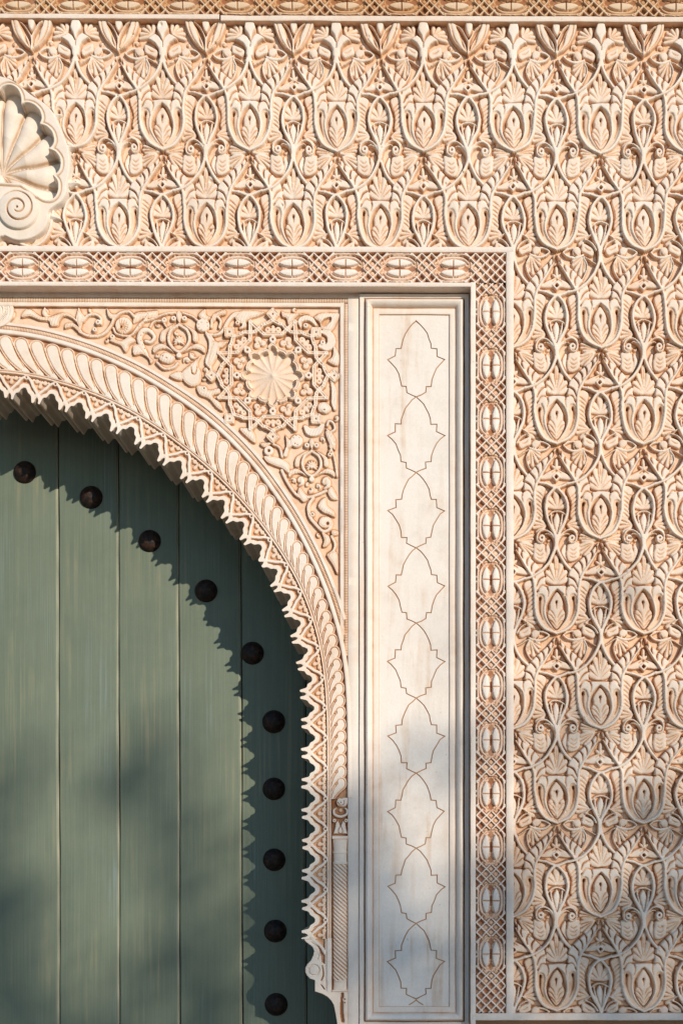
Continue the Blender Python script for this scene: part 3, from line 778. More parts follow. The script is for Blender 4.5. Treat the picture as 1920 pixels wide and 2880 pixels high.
# ------------------------------------------------------------------ shell medallion
def make_shell():
    root = empty('shell_medallion', 'grey plaster scallop shell medallion with spiral curl set on the carved wall', 'shell', PX(0, 690, 22))
    cv = CV(-125, 195, 225, 700, 1.5, h0=-60, w0=0)
    rim = cv.piece('rim')
    AX = -22.0
    full = SHELL_OUT
    cv.fill(full, 26, rim, e=7, spl=True, top=0.02, edge=0.5)
    # scalloped opening
    lobes = [zs((-120, 330), (-60, 215), (0, 262)), zs((0, 262), (45, 215), (130, 198), (215, 240), (265, 330), (275, 440)),
             zs((275, 440), (340, 420), (430, 445), (505, 520), (530, 610), (505, 690)),
             zs((505, 690), (590, 720), (660, 790), (688, 890), (665, 960), (612, 1005)),
             zs((612, 1005), (700, 1040), (760, 1120), (770, 1210), (740, 1290), (670, 1340)),
             zs((670, 1340), (730, 1410), (742, 1500), (715, 1590), (650, 1645), (560, 1640), (480, 1590))]
    outl = []
    for k, l in enumerate(lobes): outl += list(cr(l, 5))[:-1]
    hinge = (-4.0, 479.0)
    outl += [(105, 552), (60, 520), (-20, 515), (-122, 520), (-122, 280)]
    outl = np.array(outl)
    X = cv.gx[None, :]; Y = cv.gy[:, None]
    d, ins = cv._poly(outl, X, Y)
    lip = (d < 5) & (~ins); lipf = np.where(~ins, np.exp(-((d-3)/2.5)**2), 0)
    gl = np.where(~ins, np.exp(-((d-8.5)/1.8)**2), 0)
    m = cv.I == rim
    cv.H = np.where(m, cv.H+2.0*lipf-3.0*gl, cv.H); cv.W = np.where(m, np.maximum(cv.W, 0.7*gl), cv.W)
    # petals: scoops between ridges that run from the hinge to the cusps
    cusps = [zs((-175, 470))[0], zs((0, 262))[0], zs((275, 440))[0], zs((505, 690))[0], zs((612, 1005))[0], zs((670, 1340))[0], (90, 575)]
    ang = np.array([math.atan2(c[0]-hinge[0], -(c[1]-hinge[1])) for c in cusps])
    rc = np.array([math.hypot(c[0]-hinge[0], c[1]-hinge[1]) for c in cusps])
    A = np.arctan2(X-hinge[0], -(Y-hinge[1])); Rr = np.hypot(X-hinge[0], Y-hinge[1])
    A = np.where(A < -2.2, A+2*np.pi, A)
    A2 = A-0.22*np.sin(np.clip(Rr/190, 0, 1)*np.pi)*np.clip(A, 0, 1.6)*0.6
    k = np.clip(np.searchsorted(ang, A2)-1, 0, len(ang)-2)
    f = np.clip((A2-ang[k])/(ang[k+1]-ang[k]), 0, 1)
    Rm = rc[k]*(1-f)+rc[k+1]*f+14
    q = np.clip(Rr/Rm, 0, 1.2)
    scoop = np.sqrt(np.clip(1-(2*f-1)**2, 0, 1))
    dish = -15-10*q+30*(scoop**0.8)*np.clip(q*2.2, 0, 1)-20*sst((q-0.72)/0.34)
    ridge = np.exp(-((np.minimum(f, 1-f)*Rr*0.55)/2.2)**2)
    dish = dish+5*ridge*np.clip(1.15-q, 0, 1)
    ridge = np.exp(-((np.minimum(f, 1-f)*Rr*0.55-4.5)/2.4)**2)
    cv.H = np.where(ins, np.where(d < 3, dish+(22-dish)*(1-sst(d/3)), dish), cv.H)
    cv.W = np.where(ins, 0.55*ridge+0.25*np.exp(-q*5), cv.W)
    base = len(cv.names)
    for i in range(6): cv.piece('petal')
    cv.I = np.where(ins, base+k, cv.I)
    # hinge knob and curl
    kn = cv.piece('knob'); cv.disc((-18, 505), 27, 10, kn, e=6, dome=4)
    sp = cv.piece('spiral_curl')
    c = zs((240, 1772))[0]
    cv.disc((c[0]+1, c[1]+2), 63, 31, sp, e=9, dome=5, top=0.02, edge=0.3)
    r_ = np.hypot(X-c[0], Y-c[1]); th = np.arctan2(Y-c[1], X-c[0])
    tur = []
    for s_ in np.linspace(0, 1, 60):
        a = -2.4+s_*4.35*np.pi/1.25; rr = 51-40*s_**0.85
        tur.append((c[0]+rr*math.cos(a), c[1]+rr*math.sin(a)))
    cv.cut([tur], [2.5, 5.5, 6, 5.5, 4], [3, 8, 9, 8, 4], only=sp, pig=0.65, spl=False)
    cv.H = np.where((cv.I == sp), cv.H+8*np.clip(1-r_/62, 0, 1), cv.H)
    cv.hole(c, 3.2, 20)
    # points around the rim
    for (bx, by, tx, ty) in ((840, 960, 985, 945), (880, 1420, 1022, 1408), (650, 1840, 800, 1882), (690, 560, 800, 540)):
        pt = cv.piece('rim_point')
        b, e_ = zs((bx, by))[0], zs((tx, ty))[0]
        cv.stroke([b, ((b[0]+e_[0])/2, (b[1]+e_[1])/2), e_], [26, 15, 2], [20, 21, 16], pt, 'ridge', spl=False, e=4)
    st = 1
    Xg, Yg = np.meshgrid(cv.gx, cv.gy)
    I = cv.I[:-1, :-1]; H = cv.H
    msk = (H > -59)[:-1, :-1] & (H > -59)[1:, 1:] & (H > -59)[1:, :-1] & (H > -59)[:-1, 1:]
    V = PX(Xg, Yg, np.maximum(DG-6-H, -26), -10)
    nm = lambda i: (cv.names[i] if i else 'rim', root, None)
    emit(V, cv.W, np.where(I == 0, rim, I), msk, nm, M_SHELL)
make_shell()

# ------------------------------------------------------------------ lattice borders
def lattice_canvas(length, centres, half, vertical, pitch=27.5, res=1.45, ext=None):
    """u runs along the border, v across (-half..half)"""
    u0, u1 = length
    cv = CV(u0, -half, u1, half, res)
    nets = []
    edges = [u0]+[(a+b)/2 for a, b in zip(centres[:-1], centres[1:])]
    mids = [(a+b)/2 for a, b in zip(centres[:-1], centres[1:])]
    bounds = [u0]+list(centres)+[u1]
    for a, b in zip(bounds[:-1], bounds[1:]):
        p = cv.piece('lattice'); nets.append(p)
        mid = (a+b)/2
        if a == u0 and len(centres): mid = centres[0]-75.5
        if b == u1 and len(centres): mid = centres[-1]+75.5
        n = int(400/pitch)
        for sgn in (-1, 1):
            for k in range(-14, 15):
                c = mid+k*pitch
                q0 = (c-sgn*half, -half); q1 = (c+sgn*half, half)
                ts = np.linspace(0, 1, 13)
                P = np.array([(q0[0]+(q1[0]-q0[0])*t_, q0[1]+(q1[1]-q0[1])*t_) for t_ in ts])
                lo, hi = a-1, b+1
                inside = (P[:, 0] >= lo) & (P[:, 0] <= hi)
                if inside.sum() < 1: continue
                t0 = (np.clip(P[:, 0], lo, hi)-q0[0])/(q1[0]-q0[0])
                Pc = [(q0[0]+(q1[0]-q0[0])*t_, q0[1]+(q1[1]-q0[1])*t_) for t_ in (t0.min(), t0.max())]
                cv.stroke(Pc, 6.8, 11.5 if sgn > 0 else 11.2, p, spl=False, e=2.0, top=0.05, edge=1.0)
        # raised cell floors near the medallions
        for cc, sg in ((a, 1), (b, -1)):
            if cc in (u0, u1): continue
            for du, dv in ((55, -13.75), (55, 13.75), (68, 0), (82, -13.75), (82, 13.75)):
                # snap to the cell lattice
                uu = cc+sg*du
                kk = round(((uu-mid)/pitch*2+dv/(pitch/2)-1)/2); 
                cells = [(mid+i*pitch/2, j*pitch/2) for i in range(-9, 10) for j in (-2, -1, 0, 1, 2) if (i+j) % 2]
                cu, cw = min(cells, key=lambda z: (z[0]-uu)**2+(z[1]-dv)**2)
                cv.fill([(cu-10, cw), (cu, cw-10), (cu+10, cw), (cu, cw+10)], 6.5 if du < 80 else 4.0, p, spl=False, e=3.5, top=0.45, edge=1)
    for c in centres:
        q = cv.piece('medallion')
        a = np.linspace(0, 2*np.pi, 20, endpoint=False)
        ell = [(c+(50 if abs(math.sin(x)) < 0.8 else 44)*np.sign(math.cos(x))*abs(math.cos(x))**0.75, (half-1.5)*np.sign(math.sin(x))*abs(math.sin(x))**0.8) for x in a]
        cv.fill(ell, 2.0, q, carve=True, e=2.0, top=0.38, edge=0.8, n=3)
        for sg in (-1, 1):
            M = lambda P: [(c+x, sg*y) for x, y in P]
            cv.stroke(M([(-61, 14), (-47, 28), (-36, 35), (-20, half-5), (20, half-5), (36, 35), (47, 28), (61, 14)]), 5.6, 11.5, q, top=0.05, edge=0.8)
            cv.stroke(M([(-44, 14), (-32, 25), (-15, 30), (15, 30), (32, 25), (44, 14)]), [6, 8, 9, 9, 8, 6], 8.0, q, e=2.5, top=0.25, edge=0.8)
            al = cv.piece('almond')
            cv.fill(M([(-37, 13), (-22, 5.5), (-2, 3.0), (2, 3.0), (22, 5.5), (37, 13), (22, 22), (2, 26), (-2, 26), (-22, 22)]), 10.5, al, e=1.8, dome=3.0, top=-0.3, edge=0.3, n=3)
            cv.cut([[(c, sg*4), (c, sg*23)]], 3.6, 6, pig=0.9, spl=False)
        for sx in (-1, 1): cv.fill([(c+sx*12, 0), (c+sx*28, -3.5), (c+sx*42, -8), (c+sx*47, 0), (c+sx*42, 8), (c+sx*28, 3.5)], 1.0, 0, carve=True, e=1.5, spl=False, top=.9, edge=.9)
    # cell floors belong to the net they lie in
    for (a, b), p in zip(zip(bounds[:-1], bounds[1:]), nets):
        uu = np.broadcast_to(cv.gx[None, :], cv.I.shape); z = (cv.I == 0) & (uu >= a-2) & (uu <= b+2)
        cv.W = np.where(z, 0.95, cv.W); cv.I = np.where(z, p, cv.I)
    return cv
def emit_border(cv, root, vert, xc=None, yc=None, clip=None, mat=M_BORD, dg=11.5, slope=0.0):
    U_, V_ = np.meshgrid(cv.gx, cv.gy)
    if vert: X, Y = xc+V_, U_
    else: X, Y = U_, yc+V_
    Xw = X+wob(X, Y, 0.5, 0.5); Yw = Y+wob(Y, X, 0.5, 0.5)
    V = PX(Xw, Yw, dg-cv.H, 0)
    I = cv.I[:-1, :-1]
    k = np.ones(I.shape, bool)
    # background goes to the net it lies in
    first = {}
    def nm(i):
        if i == 0: return ('background', root, None)
        n = cv.names[i]
        if n == 'almond':
            j = i
            while cv.names[j] != 'medallion': j -= 1
            return (n, lambda res, j=j: res.get(j, root), None)
        return (n, root, None)
    emit(V, np.clip(cv.W, -0.25, 1), I, k, nm, mat, flip=vert)

bord = empty('lattice_border', 'cream stucco door border with diagonal lattice and white almond medallions', 'door border', PX(1380, 2850, 20))
cx = [63+151.4*k for k in range(-1, 9)]
emit_border(lattice_canvas((-130, 1422.5), cx, 43.5, False), bord, False, yc=752.5)
cy = [876+150.65*k for k in range(0, 13)]
emit_border(lattice_canvas((796, 2849), cy, 42.0, True), bord, True, xc=1380)
# plain fillets of the border (front face just proud of the carving) and the reveals behind them
def fillet(path, prof, wash=None, mat=M_PLAIN, d0=0, amp=0.6, parent=bord, name='fillet', step=10):
    return strip(name, path, prof, mat, parent, d0, wash, amp=amp, step=step)
D_ = -3.0
H1 = [(x, 703.0) for x in (-130, 1443)]
fillet(H1, [(-8, 14), (-7.5, D_+1), (-6, D_), (6, D_), (7.5, D_+1), (8, 24)], [1, .3, .05, .05, .3, 1])
fillet([(1433, 695), (1433, 2868)], [(-11, 24), (-10.5, D_+1.5), (-9, D_+.5), (9, D_+.5), (10.5, D_+1.5), (11, 14)], [1, .3, .05, .05, .3, 1])
fillet([(-130, 801), (1337, 801)], [(-6, 60), (-6, D_+1.2), (-4.8, D_+.3), (4, D_+.3), (5.5, D_+1.2), (6, 14)], [.1, .1, .05, .05, .3, 1])
fillet([(1329.5, 795), (1329.5, 2880)], [(-8, 14), (-7, D_+1.2), (-6, D_+.1), (6, D_+.1), (7.5, D_+1.2), (8, 60)], [1, .3, .05, .05, .1, .1])
fillet([(1322, 2859), (2060, 2859)], [(-11, 60), (-10.5, D_+1.5), (-9, D_), (8, D_), (9.5, D_+1.5), (10, 24)], [.6, .2, .05, .05, .3, 1])

fr = empty('lattice_frieze', 'ochre stained lattice frieze running along the top of the carved wall', 'frieze', PX(900, 60, 20))
cf = [51+154.0*k for k in range(-1, 14)]
emit_border(lattice_canvas((-130, 2060), cf, 43.0, False, pitch=28.0), fr, False, yc=1.0, mat=M_FRIEZE, dg=12.0)
fillet([(-130, 51), (618, 51.5)], [(-8, 24), (-7, D_-2), (-5, D_-3), (4, D_-3), (6, D_-1), (7.5, 12)], [1, .3, .1, .15, .3, 1], parent=fr)
fillet([(622, 55), (2060, 54.5)], [(-9, 24), (-8, D_-2), (-6, D_-3), (5, D_-3), (7, D_-1), (8.5, 12)], [1, .3, .1, .15, .3, 1], parent=fr, amp=0.9)
fillet([(-130, -49), (2060, -49)], [(-7, 12), (-6, D_-2), (5, D_-2), (7, 12)], [1, .2, .2, 1], parent=fr)

# ------------------------------------------------------------------ pilaster panel
pil = empty('pilaster_panel', 'tall white plaster pilaster panel engraved with a chain of nine pointed cartouches', 'pilaster', PX(1165, 2887, 48))
def rings(name, rect, prof, mat, parent, wash, d0=44):
    x0, y0, x1, y1 = rect; rows = []
    for o, d in prof:
        pts = []
        a, b, c, e = x0+o, y0+o, x1-o, y1-o
        nx_, ny_ = 24, 190
        for t_ in np.linspace(0, 1, nx_, endpoint=False): pts.append((a+(c-a)*t_, b))
        for t_ in np.linspace(0, 1, ny_, endpoint=False): pts.append((c, b+(e-b)*t_))
        for t_ in np.linspace(0, 1, nx_, endpoint=False): pts.append((c+(a-c)*t_, e))
        for t_ in np.linspace(0, 1, ny_, endpoint=False): pts.append((a, e+(b-e)*t_))
        pts = np.array(pts)
        jx = wob(pts[:, 1]+o*5, pts[:, 0], 0.45, 0.8)
        rows.append(PX(pts[:, 0]+jx, pts[:, 1]+jx, d+0*jx, d0))
    V = np.stack(rows, 0); r, c = V.shape[:2]; idx = np.arange(r*c).reshape(r, c); nx2 = np.roll(idx, -1, 1)
    F = np.stack([idx[:-1], idx[1:], nx2[1:], nx2[:-1]], -1).reshape(-1, 4)
    w = np.repeat(np.array(wash, float)[:, None], c, 1)
    return mkmesh(name, V.reshape(-1, 3), F, mat, parent, w, sharp=38)
PR = (1010.0, 829.0, 1319.0, 2887.0)
rings('outer_rim', PR, [(0, 50), (0.5, 38), (2, 36.5), (12, 36.5), (13.5, 39), (14.5, 49)], M_PLAIN, pil, [.6, .2, 0, 0, .2, .9])
rings('moulding', PR, [(14.5, 49), (16.5, 47), (17.5, 33), (20, 28), (24, 26), (29, 27.5), (34, 34), (37, 40.5), (38.5, 45)], M_PLAIN, pil, [.9, .6, .2, 0, 0, 0, .05, .15, .45])
rings('inner_rim', PR, [(38.5, 45), (40, 43), (42, 42.5), (53, 42.5), (55, 43.2), (56.5, 48.5)], M_PLAIN, pil, [.45, .3, .05, .05, .15, .75])
CXP = 1169.5
right = [(0, 0), (11, 9), (21, 20), (30, 34), (36, 48), (40, 62), (42, 76), (57.5, 76.5), (58, 98), (80, 108), (68, 118), (57, 132), (49, 148), (44, 164), (41.5, 182), (27.5, 183.5), (27, 199.5), (13, 206), (0, 212)]
def off_poly(P, o, closed):
    P = np.array(P, float); n = len(P); out = []
    for i in range(n):
        a = P[i-1] if (i or closed) else None; b = P[i]; c = P[(i+1) % n] if (i < n-1 or closed) else None
        ns = []
        for p, q in ((a, b), (b, c)):
            if p is None or q is None: continue
            t_ = q-p; t_ = t_/(np.hypot(*t_)+1e-9); ns.append(np.array([t_[1], -t_[0]]))
        m_ = sum(ns); l_ = np.hypot(*m_)
        if l_ < 1e-6: m_ = ns[0]; l_ = 1
        m_ = m_/l_; k = 1/max(0.35, float(m_ @ ns[0]))
        out.append(b+m_*o*k)
    return np.array(out)
def prism(poly, df, db, d0):
    n = len(poly); A = PX(poly[:, 0], poly[:, 1], df+0*poly[:, 0], d0); B = PX(poly[:, 0], poly[:, 1], db+0*poly[:, 0], d0)
    return np.vstack([A, B]), [tuple(range(n))]+[(i, i+n, (i+1) % n+n, (i+1) % n) for i in range(n)]
chain = []
APEX = [904.0, 1116.5, 1329.0, 1541.0, 1752.5, 1963.5, 2174.5, 2385.5, 2597.0]
G_ = 1.55
for k, ay in enumerate(APEX):
    ky = ((APEX[k+1] if k < 8 else 2809.0)-ay)/212.0
    jx = [0.6, -0.8, 0.3, 0.9, -0.4, 0.7, -0.7, 0.4, 0.0][k]
    r_ = [(x*(1+0.012*math.sin(k*2.1))+(jx if 0 < i_ < 18 else 0), y*ky) for i_, (x, y) in enumerate(right)]
    l_ = [(-x*(1+0.012*math.cos(k*1.7))+(jx if 0 < i_ < 18 else 0), y*ky) for i_, (x, y) in enumerate(right)]
    jt = lambda P, sd: [(x+(0.9*math.sin(i_*2.7+k*1.9+sd) if 0 < i_ < 18 else 0), y+(0.9*math.sin(i_*1.9+k*2.3+sd) if 0 < i_ < 18 else 0)) for i_, (x, y) in enumerate(P)]
    r_ = jt(r_, 0); l_ = jt(l_, 1.7)
    R_ = [(CXP+x, ay+y) for x, y in r_]; L_ = [(CXP+x, ay+y) for x, y in l_]
    chain.append((R_, L_))
    poly = np.array(R_+L_[::-1][1:-1])
    poly = off_poly(poly, -G_, True)
    V, F = prism(poly, 48.0, 53.0, 48)
    mkmesh('cartouche', V, F, M_PANEL, pil, np.zeros(len(V)), smooth=False)
x0, y0, x1, y1 = 1066.0, 884.0, 1263.0, 2832.0
RR = [p for R_, L_ in chain for p in R_[:-1]]+[chain[-1][0][-1]]
LL = [p for R_, L_ in chain for p in L_[:-1]]+[chain[-1][1][-1]]
ro = off_poly(RR, G_, False); lo = off_poly(LL, -G_, False)
ro[:, 0] = np.maximum(ro[:, 0], CXP+1.2); lo[:, 0] = np.minimum(lo[:, 0], CXP-1.2)
ro[0] = (CXP+0.02, APEX[0]-3.5); lo[0] = (CXP-0.02, APEX[0]-3.5); ro[-1] = (CXP+0.02, 2812); lo[-1] = (CXP-0.02, 2812)
for nm, poly in (('field', np.vstack([[(CXP, y0), (x1, y0), (x1, y1), (CXP, y1)], ro[::-1]])), ('field', np.vstack([[(CXP, y1), (x0, y1), (x0, y0), (CXP, y0)], lo]))):
    V, F = prism(poly, 48.0, 53.0, 48)
    mkmesh(nm, V, F, M_PANEL, pil, np.zeros(len(V)), smooth=False)
V, F = boxpx(x0-2, y0-2, x1+2, y1+2, 51.0, 58, 0.3, d0=48)
mkmesh('groove_bed', V, F, M_LINE, pil, np.zeros(len(V)), smooth=False)
for s_ in (-1, 1):
    fillet([(CXP-s_*1, 2812), (CXP+s_*8, 2819), (CXP+s_*20, 2826)], [(-1.6, 47.9), (0, 47.6), (1.6, 47.9)], mat=M_LINE, parent=pil, d0=48, name='groove_end', amp=0, step=3)
# ------------------------------------------------------------------ the arch: guide lines
DA = 54.0      # floor of the arch carving
RP = [(-260, 1058), (-190, 1047), (-120, 1040), (-60, 1037), (0, 1040), (82, 1049), (163, 1068), (245, 1094), (327, 1128), (408, 1172), (490, 1228), (571, 1292), (635, 1350), (690, 1408), (742, 1470), (790, 1537), (836, 1612), (871, 1688), (896, 1762), (913, 1835), (923, 1910), (929, 1992), (931, 2080), (931, 2200), (931, 2400), (931, 2600), (931, 2800)]
FP = [(-260, 966), (-190, 950), (-120, 941), (-60, 938), (16, 943), (82, 951), (135, 962), (229, 989), (302, 1017), (380, 1053), (449, 1093), (518, 1137), (584, 1186), (637, 1234), (690, 1288), (735, 1343), (770, 1392), (808, 1449), (842, 1509), (875, 1575), (902, 1637), (920, 1684), (940, 1748), (957, 1816), (967, 1882), (973, 1955), (976, 2040), (977, 2120), (977, 2260), (977, 2500), (977, 2800)]
RL = smooth(resample(cr(RP, 12), 2.0), 22, 2); FL = smooth(resample(cr(FP, 12), 2.0), 22, 2)
RL = resample(RL, 1.5); FL = resample(FL, 1.5)
RS = np.concatenate([[0], np.cumsum(np.hypot(*np.diff(RL, axis=0).T))])
tg = np.gradient(RL, axis=0); tg /= np.hypot(tg[:, 0], tg[:, 1])[:, None]
RN = np.column_stack([tg[:, 1], -tg[:, 0]])
wid = np.zeros(len(RL))
for i in range(len(RL)):
    dv = FL-RL[i]; al = dv @ RN[i]; ac = np.abs(dv[:, 0]*RN[i, 1]-dv[:, 1]*RN[i, 0])
    ac = np.where((al > 15) & (al < 180), ac, 1e9); wid[i] = al[np.argmin(ac)]
wid = np.convolve(np.pad(wid, 40, mode='edge'), np.ones(81)/81, 'valid')
def onR(s_, off):
    """point at arclength s_ of the rail line, off pixels outward (negative: towards the door)"""
    b = np.column_stack([np.interp(s_, RS, RL[:, 0]), np.interp(s_, RS, RL[:, 1])])
    n_ = np.column_stack([np.interp(s_, RS, RN[:, 0]), np.interp(s_, RS, RN[:, 1])]); n_ /= np.hypot(n_[:, 0], n_[:, 1])[:, None]
    return b[:, 0]+n_[:, 0]*off, b[:, 1]+n_[:, 1]*off
def s_at(x=None, y=None):
    if y is not None: i = np.argmin(np.abs(RL[:, 1]-y)+np.where(RL[:, 0] < 400, 1e6, 0))
    else: i = np.argmin(np.abs(RL[:, 0]-x))
    return RS[i]

arch = empty('door_arch', 'cream carved arch with feather band and toothed lace edge around the green door', 'arch', PX(930, 2790, DA))
# --- feather band
s0, s1 = s_at(x=-128), s_at(y=2248)
cv = CV(s0, 0, s1+60, 118, 1.25, w0=.8)
s_ = s0+14; k = 0
while s_ < s1-34:
    w_ = np.interp(s_+20, RS, wid); p_ = 26+0.155*w_
    q = cv.piece('feather'); rr = 0.5*p_
    hw = np.interp(s_, RS, wid)
    c = [(s_+1.62*p_, 0.0), (s_+1.16*p_, .12*w_), (s_+.62*p_, .34*w_), (s_+.20*p_, .60*w_), (s_, hw-rr-2.0)]
    wd_ = np.array([.40, .62, .86, .99, 1.02])*p_
    cv.stroke(c, wd_, [7.5, 10, 11.5, 12, 12.4], q, e=1.6, top=0.0, edge=0.95)
    # inner line of each feather
    C = cr(np.column_stack([np.array(c), wd_]), 6); tn = np.gradient(C[:, :2], axis=0); tn /= np.hypot(tn[:, 0], tn[:, 1])[:, None]
    nn = np.column_stack([tn[:, 1], -tn[:, 0]]); r_in = np.maximum(C[:, 2]/2-5.4, 0.6)[:, None]
    a_ = C[4:, :2]+nn[4:]*r_in[4:]; b_ = C[4:, :2]-nn[4:]*r_in[4:]
    ctr = C[-1, :2]; an0 = math.atan2(nn[-1, 1], nn[-1, 0])
    cap = [(ctr[0]+r_in[-1, 0]*math.cos(an0+t_), ctr[1]+r_in[-1, 0]*math.sin(an0+t_)) for t_ in np.linspace(0, np.pi, 9)]
    if np.dot(np.array(cap[4])-ctr, tn[-1]) < 0: cap = [(ctr[0]+r_in[-1, 0]*math.cos(an0-t_), ctr[1]+r_in[-1, 0]*math.sin(an0-t_)) for t_ in np.linspace(0, np.pi, 9)]
    loop = np.vstack([a_, np.array(cap), b_[::-1]])
    cv.cut([loop], 3.2, 5.0, only=q, pig=0.85, spl=False)
    ro_ = np.maximum(C[:, 2]/2-0.6, 0.6)[:, None]
    cv.cut([np.vstack([C[2:, :2]+nn[2:]*ro_[2:]]), np.vstack([C[2:, :2]-nn[2:]*ro_[2:]])], 2.6, 5.0, pig=1.0, spl=False)
    s_ += p_; k += 1
# small terminal scroll
ss = np.arange(s0, s1, 1.5); NR = 62
tt = np.linspace(0, 1, NR)
Sg, Tg = np.meshgrid(ss, tt); Wg = np.interp(Sg.ravel(), RS, wid).reshape(Sg.shape)+1.0
x, y = onR(Sg.ravel(), (Tg*Wg).ravel())
V = PX(x, y, DA-3.5-cv.sample(cv.H, Sg, Tg*Wg).ravel()*0.75, 46).reshape(*Sg.shape, 3)
I = cv.nearest(cv.I, (Sg[1:, 1:]+Sg[:-1, :-1])/2, (Tg*Wg)[1:, 1:]-0.6)
emit(V, cv.sample(cv.W, Sg, Tg*Wg), I, np.ones(I.shape, bool), lambda i: (cv.names[i] if i else 'feather_bed', arch, None), M_ST, flip=True)

# --- rail and toothed lace edge
sp = s_at(y=2631); sA = RS[np.argmin((RL[:, 0]-36)**2+(RL[:, 1]-1042)**2)]
NP = 24; per = (sp-sA)/NP
sT1 = s_at(y=2641); sT0 = s_at(x=-128)
RAIL = 13.0
cv2 = CV(sT0-10, 0, sT1+20, 96, 1.1, h0=0.5, w0=.7)
vk = np.array([(0, 33), (5, 33.6), (9, 36.5), (12, 43), (15, 47), (21, 49), (24, 52), (26.5, 62), (28.5, 70.5), (34.0, 70.5), (36.5, 62), (38.5, 56), (41.2, 53.5)]); vk[:, 0] *= per/82.4
def vout(s):
    u = np.abs((s-sp+per/2+per*100) % per-per/2)          # 0 at a notch? pairs sit at sp
    u = np.abs(((s-sp)/per-np.floor((s-sp)/per))-0.5)*per   # 0 mid-way between pairs (notch)
    k_ = np.floor((s-sp)/per)
    b_ = np.interp(u, vk[:, 0], vk[:, 1]); side = np.sign(((s-sp)/per-np.floor((s-sp)/per))-0.5)
    hsh = np.sin((k_*2+side)*12.9898)*43758.5453; hsh = hsh-np.floor(hsh)
    blunt = np.where(hsh > 0.9, 8.0, 2.5*hsh)
    return RAIL+np.where(b_ > 56, 56+(b_-56)*(1-blunt/13.0), b_)+0.9*np.sin(k_*2.3)+0.5*np.sin(s*0.37)
kk = int((sp-sT0)/per)+2
sc_ = per/82.4
for j in range(-kk, 1):
    c0 = sp+(j+0.5)*per      # notch centre
    q = cv2.piece('lace_arch')
    for sg in (-1, 1):
        T = lambda P: [(c0+sg*u*sc_, RAIL+v) for u, v in P]
        cv2.stroke(T([(-2, 26), (5, 26.5), (10, 31), (13, 38), (19, 42), (25, 46), (29.5, 57), (31, 68)]), [15, 15, 14.5, 14.5, 15, 15, 14.5, 14], 12, q, e=1.6, edge=.7)
        cv2.stroke(T([(41.5, 46), (34, 52), (31, 62)]), [13, 14, 11], 11.8, q, e=1.8, edge=.6)
        cv2.stroke(T([(42, 47), (34, 36), (27, 28), (21, 21), (16, 12), (9, 5), (3, 1)]), [10.5, 11, 11, 10.5, 10, 9], [12.4, 12.5, 12.5, 12.5, 12.5, 12], q, e=1.8, edge=.6)
        cv2.stroke(T([(0, 17.5), (7, 18.5), (13, 24), (17, 31), (23, 35), (31, 44)]), [6, 6, 6, 5.5, 4], 5.0, q, e=2, top=0.75, edge=0.9)
    cv2.disc((c0, RAIL+2.5), 8.5, 12.5, q, e=2); cv2.hole((c0, RAIL+3.0), 2.9, 2)
    f = cv2.piece('floret'); c1 = c0+per/2
    for (u, v, r_) in ((0, 9, 9), (-12, 7, 8), (12, 7, 8), (0, 20, 7.5), (-22, 5, 5.5), (22, 5, 5.5)): cv2.disc((c1+u, RAIL+v), r_, 7, f, e=2.4, dome=1.5, top=0.25, edge=0.9)
    for (u, v) in ((-5, 12), (5, 12), (0, 4)): cv2.hole((c1+u, RAIL+v), 1.9, 2.5)
rl = cv2.piece('rail')
cv2.stroke([(sT0-10, 6.0), (sT1+20, 6.0)], 13.5, 13.5, rl, 'double', spl=False, e=2.2, top=0.02)
ss = np.arange(sT0, sT1, 1.3); NR = 64; tt = np.linspace(0, 1, NR)
Sg, Tg = np.meshgrid(ss, tt); Vg = Tg*vout(Sg)
x, y = onR(Sg.ravel(), -Vg.ravel())
V = PX(x, y, DA-cv2.sample(cv2.H, Sg, Vg).ravel(), 46).reshape(*Sg.shape, 3)
I = cv2.nearest(cv2.I, (Sg[1:, 1:]+Sg[:-1, :-1])/2, (Vg[1:, 1:]+Vg[:-1, :-1])/2)
emit(V, cv2.sample(cv2.W, Sg, Vg), I, np.ones(I.shape, bool), lambda i: (cv2.names[i] if i else 'lace_bed', arch, None), M_ST)
# --- foot of the lace edge with its round boss
END = np.array([(920, 2640), (853, 2640), (858, 2648), (868, 2656), (878, 2664), (882, 2675), (880, 2686), (873, 2701), (863, 2711), (857.5, 2722), (857.5, 2733), (862, 2744), (871, 2753), (884.6, 2757.5), (884.6, 2789), (906, 2796), (920, 2804), (930, 2814), (937.6, 2827), (942.6, 2852), (947, 2880), (948, 2960), (979, 2960), (979, 2788), (933, 2788), (933, 2640)], float)
cv3 = CV(845, 2636, 982, 2962, 1.2, h0=-99)
pe = cv3.piece('lace_foot'); cv3.fill(END, 11.5, pe, e=1.2, spl=False, edge=0.4)
cv3.cut([[(883+14.5*math.cos(a), 2728+15*math.sin(a)) for a in np.linspace(0, 6.4, 30)]], 4.0, 6, spl=False, pig=0.8)
cv3.cut([[(876, 2650), (893, 2664), (897, 2680), (893, 2698)]], [4.5, 6, 6, 4], 6, pig=0.9)
cv3.cut([[(906, 2716), (909, 2740), (903, 2758)], [(903, 2770), (912, 2782)], [(912, 2650), (909, 2668)]], [4, 6, 5], 8, pig=1.0)
cv3.fill([(880, 2636), (914, 2636), (914, 2712), (905, 2706), (902, 2684), (893, 2661)], 2.0, 0, carve=True, spl=False, e=1.6, top=.8, edge=.9)
cv3.stroke([(868, 2630), (890, 2650), (904, 2664), (914, 2682)], 10, 12, pe, e=1.8, edge=.6)
cv3.cut([[(917, 2642), (917, 2784)]], 3, 6, spl=False, pig=0.7)
cv3.cut([[(962, 2796), (960, 2840), (963, 2872)]], [12, 14, 13], 9, pig=1.0)
